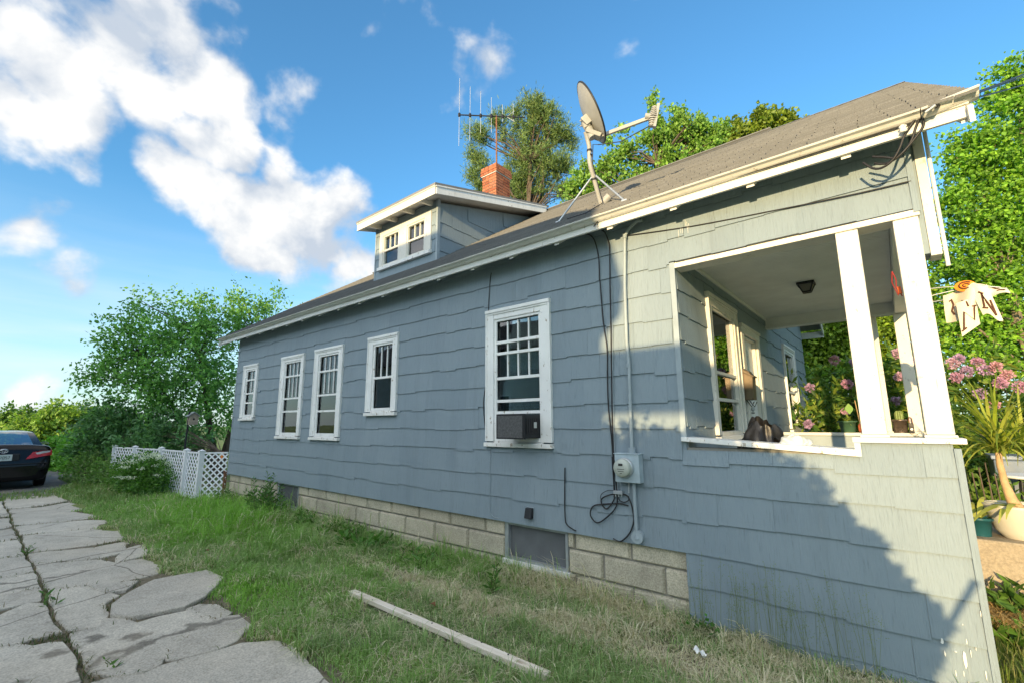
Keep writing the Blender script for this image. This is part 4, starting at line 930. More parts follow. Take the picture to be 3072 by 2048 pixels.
# loose cables on the siding
def cable(label, pts, r=.0065, y=-.028, mat='black', end=False):
    P = [Vector((x, y, z)) for x, z in pts]; Q = []
    for i in range(len(P)-1):                 # Catmull-Rom
        p0, p1, p2, p3 = P[max(i-1, 0)], P[i], P[i+1], P[min(i+2, len(P)-1)]
        for s_ in range(5):
            u = s_/5; Q.append(.5*((2*p1)+(p2-p0)*u+(2*p0-5*p1+4*p2-p3)*u*u+(3*p1-p0-3*p2+p3)*u**3))
    Q.append(P[-1]); o = MB().tube(Q, r, 6).build('cable', MT[mat])
    o.location = P[-1]; o.data.transform(Matrix.Translation(-P[-1])); return tag(o, label, 'cable')
cA=[(-2.3,3.56),(-2.22,3.5),(-2.177,3.407),(-2.149,3.229),(-2.151,3.027),(-2.145,2.982),(-2.13,2.607),(-2.1,2.316),(-2.109,2.037),(-2.112,1.764),(-2.095,1.496),(-2.087,1.251),(-2.089,1.029),(-2.077,0.962)]
cB=[(-2.1,3.53),(-2.067,3.5),(-2.033,3.395),(-2.024,3.299),(-2.038,2.926),(-2.048,2.537),(-2.064,2.053),(-2.077,1.655),(-2.079,1.304),(-2.062,0.997)]
cC=[(-2.018,2.937),(-2.034,2.535),(-2.055,2.015),(-2.067,1.549),(-2.068,1.252),(-2.052,0.998)]
lD=[(-2.093,1.3),(-2.087,0.986),(-2.096,0.91),(-2.17,0.828),(-2.218,0.86),(-2.222,0.908),(-2.154,0.947),(-2.066,0.969),(-1.971,0.968),(-1.933,0.917),(-1.912,0.838),(-1.91,0.744),(-1.948,0.654),(-2.002,0.592),(-2.056,0.559),(-2.118,0.575)]
lE=[(-2.065,0.988),(-2.064,0.895),(-2.106,0.816),(-2.219,0.719),(-2.287,0.692),(-2.342,0.733),(-2.346,0.79),(-2.304,0.842),(-2.202,0.864),(-2.081,0.882),(-2.017,0.886),(-1.956,0.876)]
cable('black coax dropping from the roof, leftmost of the three by the meter', cA)
cable('black coax bowing out under the eave beside the meter conduit', cB)
cable('thin grey wire running straight down between the coax and the conduit', cC, .004, -.024, 'greytrim')
cable('black cable loop beside the meter that curves down to the siding edge', lD, .0065, -.034)
cable('wide slack black cable loop with a free end below the meter', lE, .0065, -.03)
cable('small round cable loop under the meter box', [(-2.046,.952),(-2.042,.916),(-1.996,.902),(-1.953,.924),(-1.951,.961)], .005)
cable('thin arc of wire left of the meter cables', [(-2.091,.995),(-2.151,.992),(-2.22,.956),(-2.235,.916),(-2.223,.879)], .003)
cable('thin blue-grey ground wire at the left of the meter box', [(-2.038,1.302),(-2.055,1.225),(-2.037,1.122),(-2.019,1.048),(-2.018,.983)], .004, -.03, 'greytrim')
cable('thin black cable hanging down the left side of the large window', [(-3.63,3.42),(-3.654,3.29),(-3.673,3.004),(-3.708,2.167),(-3.753,1.853),(-3.721,1.542),(-3.675,1.38)], .005, -.02)
cable('thin pale wire hanging from the large window sill to the foundation', [(-3.645,1.348),(-3.649,.718),(-3.614,.599),(-3.515,.581)], .003, -.02, 'greytrim')
cable('short black cable from a wall clip down to the basement window', [(-2.624,1.17),(-2.631,1.004),(-2.638,.713),(-2.614,.626),(-2.517,.586)], .006)
cable('black wire stretched across the siding above the porch opening', [(-1.827,3.403),(-1.203,3.32),(-.5,3.262),(-.048,3.231),(.253,3.222)], .005, -.02)
cable('black wire stapled along the fascia by the satellite dish', [(-2.05,3.47),(-1.987,3.523),(-1.949,3.528),(-1.6,3.522),(-1.106,3.520),(-.4,3.51),(.3,3.505)], .006, -.284)
sp = thing('cable_splitter', (-2.06, -.02, .98), 'small metal cable splitter where the coax lines meet under the meter', 'splitter')
MB().box(-2.09, -2.0, -.05, -.016, .968, .998).build('body', MT['metal'], sp, bevel=.003)
for k in range(3): MB().tube([(-2.075+k*.03, -.033, .968), (-2.075+k*.03, -.033, .945)], .006, 8).build('connector', MT['metal'], sp)
vt = thing('wall_vent', (-3.075, 0, .63), 'small dark vent box low on the siding above the basement window', 'vent')
b = MB(); b.hexa([(-3.12, -.075, .635), (-3.035, -.075, .635), (-3.035, -.014, .635), (-3.12, -.014, .635), (-3.12, -.05, .735), (-3.035, -.05, .735), (-3.035, -.014, .74), (-3.12, -.014, .74)]); b.build('hood', MT['blackmetal'], vt, bevel=.004)
MB().box(-3.125, -3.03, -.02, -.014, .63, .745).build('flange', MT['greytrim'], vt)
# service drop from the street
sd_ = thing('service_drop', (.37, -.28, 3.50), 'bundle of overhead power lines arriving at the porch eave', 'power line')
for k, (e_, r_) in enumerate(((Vector((1.8, 4.38, 6.16)), .011), (Vector((1.78, 4.39, 6.02)), .008), (Vector((1.82, 4.38, 6.13)), .006))):
    a = Vector((.40-.03*k, -.37, 3.515)); f_ = a+(e_-a)*4.2
    P = []
    for i in range(25):
        u = i/24; p = a.lerp(f_, u*u); p.z -= 1.0*u*u*(1-u*u)*.6; P.append(p)
    MB().tube(P, r_, 8).build('line', MT['black'], sd_)
MB().tube([(.40, -.37, 3.525), (.35, -.36, 3.505)], [.012, .009], 8).build('wedge_clamp', MT['metal'], sd_)
for pts in ([(0.335,3.538),(0.305,3.476),(0.264,3.383),(0.191,3.32),(0.128,3.354),(0.07,3.39)], [(0.338,3.512),(0.337,3.461),(0.276,3.387),(0.204,3.323),(0.147,3.303),(0.105,3.315),(0.077,3.339)], [(0.324,3.543),(0.249,3.449),(0.209,3.364),(0.165,3.304),(0.107,3.28),(0.06,3.302),(0.016,3.368)]):
    P = [Vector((x, -.29+.1*i/len(pts), z)) for i, (x, z) in enumerate(pts)]; Q = []
    for i in range(len(P)-1):
        p0, p1, p2, p3 = P[max(i-1, 0)], P[i], P[i+1], P[min(i+2, len(P)-1)]
        for s_ in range(5):
            u = s_/5; Q.append(.5*((2*p1)+(p2-p0)*u+(2*p0-5*p1+4*p2-p3)*u*u+(3*p1-p0-3*p2+p3)*u**3))
    MB().tube(Q+[P[-1]], .008, 7).build('drip_loop', MT['black'], sd_)
b = MB(); b.tube([(.24, -.262, 3.475), (.24, -.30, 3.475)], .012, 8); b.lathe([(.012, 0), (.022, .01), (.014, .025), (.022, .04), (.01, .05)], (.24, -.30, 3.45), 12); b.build('insulator', MT['trim'], sd_)
# flaked paint low on the porch corner and streaks under the eave
MT['flake'] = plain('bare_white_undercoat', (.70, .70, .66), .7, .1, 20)
rgf = random.Random(5)
for (x, z, w_, h_) in ((.045, .30, .022, .05), (.05, .235, .012, .05), (.135, .225, .028, .12), (.155, .33, .008, .05), (.19, .30, .006, .03), (.165, .27, .007, .06), (.10, .26, .02, .008), (.215, .17, .008, .08), (.085, .14, .006, .05), (.12, .15, .006, .05), (.15, .42, .008, .01), (.235, .50, .008, .05)):
    n = 7; w_ *= .7; h_ *= .75; pts = [(x+w_/2*math.cos(k*2*math.pi/n)*rgf.uniform(.6, 1.1), -.019, z+h_/2*math.sin(k*2*math.pi/n)*rgf.uniform(.6, 1.1)) for k in range(n)]
    MB().prism(pts, (0, .012, 0)).build('paint_flake', MT['flake'], house)
for k in range(7):
    x = -1.36+rgf.uniform(0, .12); z = 3.42-rgf.uniform(0, .12); MB().box(x, x+.0022, -.0185, -.012, z-rgf.uniform(.02, .07), z).build('paint_streak', MT['flake'], house)
# mailbox by the door
mb_ = thing('mailbox', (XD, 2.02, 1.9), 'brown hanging metal mailbox beside the white front door', 'mailbox')
MT['bronze'] = plain('bronze_mailbox', (.12, .09, .06), .4, .2, 10, .1, 60, .5)
b = MB(); b.prism([(XD+.018, 1.97, 1.86), (XD+.13, 1.97, 1.86), (XD+.14, 1.97, 2.14), (XD+.10, 1.97, 2.2), (XD+.018, 1.97, 2.24)], (0, .16, 0)); b.build('box', MT['bronze'], mb_, bevel=.006)
MB().hexa([(XD+.016, 1.955, 2.2), (XD+.155, 1.955, 2.12), (XD+.155, 2.145, 2.12), (XD+.016, 2.145, 2.2), (XD+.016, 1.955, 2.255), (XD+.155, 1.955, 2.135), (XD+.155, 2.145, 2.135), (XD+.016, 2.145, 2.255)]).build('lid', MT['bronze'], mb_, bevel=.004)
MB().tube([(XD+.05, 1.98, 1.86), (XD+.1, 1.98, 1.78), (XD+.13, 1.98, 1.84)], .006, 6).tube([(XD+.05, 2.12, 1.86), (XD+.1, 2.12, 1.78), (XD+.13, 2.12, 1.84)], .006, 6).build('paper_hook', MT['blackmetal'], mb_)
# bags on the porch parapet
def blob(name, label, c, s_, mat, seed, crump=.25, cat='bag', res=22):
    rg = np.random.default_rng(seed); ph = rg.uniform(0, 6, 12)
    def fn(u, v):
        a = u*2*math.pi; e = (v-.5)*math.pi; d = Vector((math.cos(a)*math.cos(e), math.sin(a)*math.cos(e), math.sin(e)))
        r = 1+crump*(math.sin(3*d.x*2+ph[0])*math.sin(4*d.y+ph[1])+.5*math.sin(9*d.z+6*d.x+ph[2])+.4*math.sin(11*d.y-7*d.z+ph[3])+.3*abs(math.sin(15*d.x+9*d.y+ph[4])))
        return Vector(c)+Vector((d.x*s_[0]*r, d.y*s_[1]*r, max(d.z, -.75)*s_[2]*r))
    o = MB().grid(fn, res*2, res).build(name, mat); o.location = c; o.data.transform(Matrix.Translation(-Vector(c))); return tag(o, label, cat)
MT['bin'] = plain('shiny_black_plastic', (.012, .012, .013), .42, .2, 5, .9, 26, spec=.4)
bag = thing('rubbish_bag', (-.95, .35, .75), 'open black plastic bag slumped on the porch wall by the front door', 'bag')
def bagfn(u, v):
    a = u*2*math.pi; r = (.185+.03*math.sin(3*a+1)+.02*math.sin(7*a))*(1-.62*v**1.6+.07*math.sin(9*v+2*a)); lean = Vector((.05, -.03, 0))*v
    z = 1.30+.35*v*(1-.22*(math.cos(a-5.6)*.5+.5)) + .012*math.sin(6*a+8*v)
    return Vector((-.93, .36, 0))+Vector((math.cos(a)*r*1.0, math.sin(a)*r*.75, z))+lean
MB().grid(bagfn, 56, 14).build('sack', MT['bin'], bag)
MB().grid(lambda u, v: bagfn(u, 1-.4*v)*.985+Vector((-.93, .36, 1.4))*.015-Vector((0, 0, .01)), 56, 6).build('lining', MT['bin'], bag)
MB().grid(lambda u, v: Vector((-.80+.20*u, .20+.12*v+.02*math.sin(9*u), 1.455-.05*u*u+.03*math.sin(7*u+5*v)*(1-u)+.012*math.sin(19*u))), 20, 8).build('trailing_flap', MT['bin'], bag)
MT['clear'] = plain('milky_plastic', (.55, .57, .56), .35, .12, 9, .8, 40, spec=.5)
wb_ = blob('plastic_bag', 'crumpled white plastic bag lying on the porch wall', (-.63, .12, 1.435), (.095, .07, .07), MT['clear'], 4, .16)
# plant pots on the far parapet
def pot(name, label, c, r, h, mat, taper=.78, rim=.012):
    t_ = thing(name, c, label, 'plant pot')
    b = MB(); b.lathe([(r*taper, 0), (r*.985, h*.86), (r+rim, h*.86), (r+rim, h), (r*.9, h), (r*.88, h*.88)], c, 26); b.build('pot', mat, t_)
    MB().lathe([(.001, h*.885), (r*.885, h*.885)], c, 20, cap=False).build('soil', MT['floor'], t_); return t_
pot_g = pot('flower_pot', 'green plastic flower pot on the far porch wall', (-.545, 3.79, 1.452), .10, .155, plain('green_plastic', (.045, .10, .055), .4, .1, 6, 0))
pot_b = pot('flower_pot', 'bronze metal pot holding a cactus between the far posts', (.005, 3.79, 1.452), .08, .17, plain('bronze_pot', (.17, .13, .10), .3, .2, 8, .05, 60, .6), .85)
b = MB()
for a_ in range(8):
    t_ = a_*math.pi/4; b.tube([(.005+.03*math.cos(t_), 3.79+.03*math.sin(t_), 1.6), (.005+.034*math.cos(t_), 3.79+.034*math.sin(t_), 1.69), (.005+.02*math.cos(t_), 3.79+.02*math.sin(t_), 1.73)], [.012, .015, .006], 6)
cac = b.build('cactus', plain('cactus_green', (.17, .22, .07), .6, .25, 40), pot_b)
lk = thing('lock_box', (.12, 3.70, 1.452), 'small black combination lock box hanging at the far post', 'lock box')
MB().box(.085, .135, 3.675, 3.705, 1.452, 1.575).build('case', MT['black'], lk, bevel=.005)
MB().tube([(.095, 3.69, 1.575), (.095, 3.69, 1.63), (.11, 3.69, 1.65), (.125, 3.69, 1.63), (.125, 3.69, 1.575)], .006, 8).build('shackle', MT['rust'], lk)
MB().tube([(.11, 3.674, 1.50), (.11, 3.668, 1.50)], .012, 12).build('dial', MT['metal'], lk)
bt = thing('watering_globe', (-.407, 3.79, 1.452), 'small terracotta watering spike with a long thin stem', 'watering spike')
MB().lathe([(.012, 0), (.026, .03), (.026, .09), (.014, .115), (.006, .12)], (-.407, 3.79, 1.452), 16).build('bulb', plain('terracotta', (.45, .12, .055), .6, .12), bt)
MB().tube([(-.407, 3.79, 1.57), (-.43, 3.79, 1.88)], .006, 6).build('stem', plain('pale_cane', (.45, .30, .14), .7), bt)
rb_ = thing('hanging_ribbon', (.10, .10, 2.55), 'red ribbon with an orange clip hanging inside the porch corner post', 'ribbon')
MB().tube([(.085, .16, 2.66), (.10, .17, 2.60), (.095, .16, 2.54), (.12, .16, 2.47)], .0035, 5).tube([(.085, .16, 2.66), (.075, .16, 2.58), (.10, .16, 2.48)], .003, 5).build('ribbon', plain('red_ribbon', (.30, .02, .02), .6), rb_)
MB().tube([(.108, .158, 2.54), (.112, .158, 2.49)], .012, 8).build('clip', plain('orange_plastic', (.7, .13, .03), .4), rb_)
# garden flag on the porch front
fl = thing('garden_flag', (.33, 1.0, 2.55), 'pale windblown porch flag with brown letters and an orange snail', 'flag')
MT['cloth'] = plain('cream_flag_cloth', (.66, .62, .52), .85, .08, 6, .15, 150)
MT['orange'] = plain('orange_flag_cloth', (.80, .26, .03), .8, .12, 6, .1, 100)
MT['ink'] = plain('brown_flag_ink', (.09, .035, .02), .8, .1)
def flag(u, v):   # billowing sheet folded over on itself
    x = .39+.36*u; z = 2.60-.21*v*(1-.45*u)-.10*v*math.sin(u*5.2)*.6+.05*math.sin(u*3.1)
    y = 1.0+.055*math.sin(u*9+v*2)+.04*v*math.sin(u*5+1); return Vector((x, y, z))
def off(u, v, d=.004): return flag(u, v)+Vector((0, -d, 0))
MB().grid(flag, 30, 12).build('cloth', MT['cloth'], fl)
def flap(u, v): return Vector((.54+.10*u+.05*v, .955-.02*math.sin(u*3), 2.64-.24*v-.05*u*v+.02*math.sin(u*6)))
MB().grid(flap, 10, 10).build('cloth_fold', MT['cloth'], fl)
def flap2(u, v): return Vector((.455+.115*u, .975-.02*math.sin(3*u+v), 2.52-.21*v-.06*(1-u)*v+.03*u))
MB().grid(flap2, 10, 10).build('cloth_fold', MT['cloth'], fl)
b = MB()
def stroke(fn, pts, r=.006): b.tube([fn(u, v)+Vector((0, -.005, 0)) for u, v in pts], r, 6)
stroke(flap, [(.25, .78), (.45, .30), (.55, .55), (.75, .85)]); stroke(flap, [(.15, .8), (.42, .78)]); stroke(flap, [(.3, .3), (.55, .28)]); stroke(flap, [(.75, .85), (.8, .4)])
stroke(flap2, [(.15, .85), (.3, .35), (.75, .75), (.85, .3)]); stroke(flap2, [(.05, .86), (.3, .84)]); stroke(flap2, [(.72, .27), (.95, .3)])
stroke(flag, [(.10, .25), (.14, .2), (.16, .4), (.12, .6), (.15, .75)]); stroke(flag, [(.24, .5), (.29, .42), (.34, .5), (.36, .7)]); stroke(flag, [(.8, .1), (.86, .2), (.9, .1)]); stroke(flag, [(.85, .5), (.9, .42), (.95, .5)])
b.build('lettering', MT['ink'], fl)
b = MB(); b.grid(lambda u, v: Vector((.525+.058*(.02+v)*math.cos(2*math.pi*u)*1.05, .985-.016*(1-v*v), 2.652+.043*(.02+v)*math.sin(2*math.pi*u))), 32, 6); b.build('snail_shell', MT['orange'], fl)
b = MB(); b.tube([Vector((.525+.044*(1-k/22*.85)*math.cos(.8+k*.5), .964+.0*k, 2.652+.032*(1-k/22*.85)*math.sin(.8+k*.5))) for k in range(22)], .0045, 6); b.build('shell_spiral', MT['ink'], fl)
MB().tube([(.27, 1.02, 2.68), (.40, 1.01, 2.672), (.50, 1.0, 2.66)], .004, 6).tube([(.27, 1.02, 2.61), (.45, 1.02, 2.635), (.60, 1.02, 2.65), (.72, 1.02, 2.61)], .004, 6).tube([(.27, 1.02, 2.56), (.385, 1.0, 2.565)], .004, 6).build('hanging_wire', MT['metal'], fl)

# ------------------------------------------------------------------ fence, car and odds and ends
MT['vinyl'] = plain('white_vinyl', (.74, .76, .78), .45, .06, 5, .05)
fence = thing('lattice_fence', (-13.5, -.5, 0), 'white lattice fence with square posts running back from the house corner', 'fence')
FP = [(-11.53, -.02), (-11.90, -.42), (-12.72, -.47), (-14.39, -.56), (-15.94, -.78), (-17.1, -1.0)]
SLAT = MB().box(-.5, .5, -.004, .004, -.0145, .0145).mesh('slat'); SLAT.materials.append(MT['vinyl'])
def clipseg(p, d, w, h):
    t0, t1 = -9, 9
    for o, dd, lo, hi in ((p[0], d[0], 0, w), (p[1], d[1], 0, h)):
        a, b = (lo-o)/dd, (hi-o)/dd
        if a > b: a, b = b, a
        t0, t1 = max(t0, a), min(t1, b)
    return t0, t1
for i in range(len(FP)-1):
    a = Vector((*FP[i], 0)); c = Vector((*FP[i+1], 0)); d = c-a; w = d.length; ang = math.atan2(d.y, d.x); z0, z1 = .03, 1.0; h = z1-z0
    M = Matrix.Translation(a-fence.location) @ Matrix.Rotation(ang, 4, 'Z')
    for z in (z0-.012, z1-.012):
        b = MB(); b.hexa([a+Matrix.Rotation(ang, 3, 'Z') @ Vector(v) for v in ((0,-.014,z),(w,-.014,z),(w,.014,z),(0,.014,z),(0,-.014,z+.03),(w,-.014,z+.03),(w,.014,z+.03),(0,.014,z+.03))])
        b.build('rail', MT['vinyl'], fence)
    sp_ = .135 if i == 0 else .15
    for s in (1, -1):
        k = -h if s > 0 else 0
        while k < w+h:
            p = (k, 0); dr = (.7071*s, .7071); t0, t1 = clipseg(p, dr, w, h); k += sp_
            if t1-t0 < .06: continue
            m_ = ((p[0]+dr[0]*(t0+t1)/2), z0+p[1]+dr[1]*(t0+t1)/2)
            o = link('slat', SLAT, None, fence); o.matrix_local = M @ Matrix.Translation((m_[0], .005*s, m_[1])) @ Matrix.Rotation(-math.radians(45)*s, 4, 'Y') @ Matrix.Diagonal((t1-t0, 1, 1, 1))
for (x, y) in FP[1:]:
    b = MB(); b.box(x-.05, x+.05, y-.05, y+.05, -.02, 1.03); b.box(x-.062, x+.062, y-.062, y+.062, 1.031, 1.055)
    b.add([(x-.05, y-.05, 1.0551), (x+.05, y-.05, 1.0551), (x+.05, y+.05, 1.0551), (x-.05, y+.05, 1.0551), (x, y, 1.085)], [(0,1,4),(1,2,4),(2,3,4),(3,0,4)]); b.build('post', MT['vinyl'], fence, bevel=.004)
MB().box(-11.56, -11.53, -.06, .0, 0, .62).build('rusty_stake', MT['rust'], fence)
bh = thing('birdhouse', (-14.0, -.19, 0), 'small wooden birdhouse on a dark pole behind the lattice fence', 'birdhouse')
MB().tube([(-14.0, -.19, -.02), (-13.95, -.17, 1.95)], .022, 8).build('pole', MT['blackmetal'], bh)
MT['oldwood'] = plain('weathered_wood', (.33, .28, .22), .9, .25, 12, .4, 40)
MB().prism([(-14.05, -.18, 1.62), (-14.05, .02, 1.62), (-14.05, .02, 1.84), (-14.05, -.08, 1.92), (-14.05, -.18, 1.84)], (.17, 0, 0)).build('box', MT['oldwood'], bh)
for s in (-1, 1): MB().beam((-14.08, -.08+s*.07, 1.885), (-13.85, -.08+s*.07, 1.885), .19, .014, (0, s*.62, .78)).build('roof', MT['metal'], bh)
MB().tube([(-13.879, -.08, 1.76), (-13.872, -.08, 1.76)], .025, 12).build('entrance_hole', MT['black'], bh)
pl = thing('garden_pole', (-15.6, -.6, 0), 'slim dark pole standing in the shrubs left of the birdhouse', 'pole')
MB().tube([(-17.27, -0.24, 0.92), (-17.11, -0.33, 1.90)], .022, 8).build('shaft', MT['blackmetal'], pl)
ol = thing('garden_light', (-12.3, .3, 0), 'orange-topped garden light behind the lattice panel at the house corner', 'garden light')
MB().lathe([(.03, 0), (.04, .05), (.02, .09), (.045, .13), (.02, .16)], (-12.83, 0.31, 0.80), 12).build('lamp_head', plain('orange_light', (.7, .2, .03), .5), ol)
MB().tube([(-12.9, .12, 0), (-12.9, .12, 1.0)], .01, 6).build('stem', MT['blackmetal'], ol)
# length of timber on the lawn
tb = thing('timber_length', (-3.05, -1.38, 0), 'long pale two-by-four timber lying on the lawn', 'timber')
t = NT('pale_sawn_pine'); g = t.noise(9, t.pos((.35, 6, 6)), 6, .6, .6)
t.set(t.mix(t.maprange(t.noise(5, t.pos((1, 3, 3)), 4), .62, .72, 0, .7), t.ramp(g, [(.3, (.62, .54, .43)), (.7, (.76, .71, .62))]), (.30, .22, .14)), .8, 0, .2); t.bump(t.noise(50, t.pos((.2, 3, 3)), 4), .3, .004)
MB().hexa([(-4.21, -1.395, .015), (-1.90, -1.415, .012), (-1.90, -1.347, .012), (-4.21, -1.327, .015), (-4.21, -1.395, .053), (-1.90, -1.415, .050), (-1.90, -1.347, .050), (-4.21, -1.327, .053)]).build('beam', t.m, tb, bevel=.003)
for k in range(9):
    x = -4.1+k*.265; y = -1.36+random.uniform(-.025, .025)
    MB().tube([(x, y, .0515), (x, y, .0555)], .006, 8).build('nail_hole', MT['black'], tb)
pa = MB().grid(lambda u, v: Vector((-1.29+.08*u+.01*v, -.50+.045*v-.015*u, .045+.02*math.sin(4*u+1)*math.sin(3*v)+.012*math.sin(13*u))), 10, 6).build('paper_scrap', MT['trim'])
tag(pa, 'white scrap of paper in the dry grass at the foot of the porch', 'paper')
for (x, y, lab) in ((-3.32, -1.12, 'brown dead leaf on the lawn beside the timber'), (-6.9, -1.75, 'reddish dead leaf in the grass near the driveway edge')):
    o = MB().grid(lambda u, v: Vector((x+.07*(u-.5), y+.05*(v-.5)*math.sin(math.pi*min(max(u, .08), .92)), .05+.02*math.sin(3*u)+.015*(v-.5)**2)), 6, 4).build('dead_leaf', plain('dead_leaf_brown', (.16, .07, .03), .8, .3, 30)); tag(o, lab, 'leaf')

# ---- parked car, seen from behind
car = thing('parked_car', (-19.9, -3.1, 0), 'black four-door saloon car parked at the end of the driveway', 'car')
RX = -17.45
t = NT('black_car_paint'); t.set((.006, .0065, .008), .16, 0, .22); t.b.inputs['Coat Weight'].default_value = .25; t.b.inputs['Coat Roughness'].default_value = .03
MT['carpaint'] = t.m
MT['carglass'] = glassmat('car_glass', (.40, .52, .50), .01, .45)
def sec(x, w, zb, zt, tuck=.07, crown=.03):
    """half-rounded body section at distance x behind the bumper (x negative forward): list of (y,z)"""
    zm = zb+(zt-zb)*.55
    R = [(w*.70, zb), (w*.90, zb+.03), (w*.975, zb+.16), (w, zm-.04), (w, zm+.03), (w-.012, zm+.10), (w-.035, zt-.07), (w-.075, zt-.015), (w-.16, zt+.006), (w*.45, zt+crown), (0, zt+crown*1.25)]
    return [(x, y, z) for y, z in R]+[(x, -y, z) for y, z in reversed(R[:-1])]
S_ = [sec(0.0, .70, .34, .60, crown=0), sec(-.012, .80, .29, .66), sec(-.05, .855, .24, .79), sec(-.10, .88, .23, .95, crown=.02), sec(-.13, .885, .22, 1.075, crown=.035), sec(-.25, .895, .21, 1.10, crown=.045), sec(-.55, .905, .2, 1.09, crown=.04), sec(-1.0, .91, .2, 1.03), sec(-2.2, .912, .2, .98), sec(-3.3, .91, .2, .96), sec(-3.7, .905, .2, .96), sec(-4.2, .88, .21, .88, crown=.05), sec(-4.6, .82, .24, .74), sec(-4.8, .70, .3, .60)]
b = MB(); n = len(S_[0]); V = [(RX+x, -3.1+y, z) for s in S_ for x, y, z in s]
F = [(i*n+k, i*n+k+1, (i+1)*n+k+1, (i+1)*n+k) for i in range(len(S_)-1) for k in range(n-1)]
F += [((i+1)*n, (i+1)*n+n-1, i*n+n-1, i*n) for i in range(len(S_)-1)]
b.add(V, F, True); b.add(V[:n], [tuple(range(n))[::-1]]); b.add(V[-n:], [tuple(range(n))]); b.build('body', MT['carpaint'], car)
def weld(b):
    ix = {}; nv = []; mp = []
    for v in b.v:
        k = tuple(round(c, 5) for c in v)
        if k not in ix: ix[k] = len(nv); nv.append(v)
        mp.append(ix[k])
    o = MB(); o.add(nv, [tuple(mp[i] for i in f) for f in b.f], True); return o
# greenhouse: roof, pillars and glass as separate skins
def gsec(x, wb, zb, wt, zt): return (x, wb, zb, wt, zt)
G = [(-.62, .74, 1.10, .735, 1.115), (-.95, .755, 1.06, .66, 1.28), (-1.45, .77, 1.03, .59, 1.455), (-2.1, .775, 1.0, .585, 1.485), (-2.6, .775, .99, .58, 1.475), (-3.1, .76, .98, .61, 1.33), (-3.72, .70, .975, .69, 1.0)]
b = MB(); cols = 9
def gp(g, s):   # across the top, s -1..1, with rounded shoulders
    x, wb, zb, wt, zt = g; y = wt*math.sin(s*math.pi/2)**1 if False else wt*s; return (RX+x, -3.1+y, zt-.035*abs(s)**5+.012*(1-s*s))
ss = [-1+2*k/(cols-1) for k in range(cols)]
V = [gp(g, s) for g in G for s in ss]; F = [(i*cols+k, (i+1)*cols+k, (i+1)*cols+k+1, i*cols+k+1) for i in range(1, 5) for k in range(cols-1) if i in (2, 3)]
b.add([V[i] for f in F for i in f], [tuple(range(4*k, 4*k+4)) for k in range(len(F))], True); b = weld(b); b.build('roof_panel', MT['carpaint'], car)
b = MB(); F = [(i*cols+k, (i+1)*cols+k, (i+1)*cols+k+1, i*cols+k+1) for i in (0, 1) for k in range(1, cols-2)]; b.add([V[i] for f in F for i in f], [tuple(range(4*k, 4*k+4)) for k in range(len(F))], True); b = weld(b); b.build('rear_window', MT['carglass'], car)
b = MB(); F = [(i*cols+k, (i+1)*cols+k, (i+1)*cols+k+1, i*cols+k+1) for i in (4, 5) for k in range(1, cols-2)]; b.add([V[i] for f in F for i in f], [tuple(range(4*k, 4*k+4)) for k in range(len(F))], True); b = weld(b); b.build('windscreen', MT['carglass'], car)
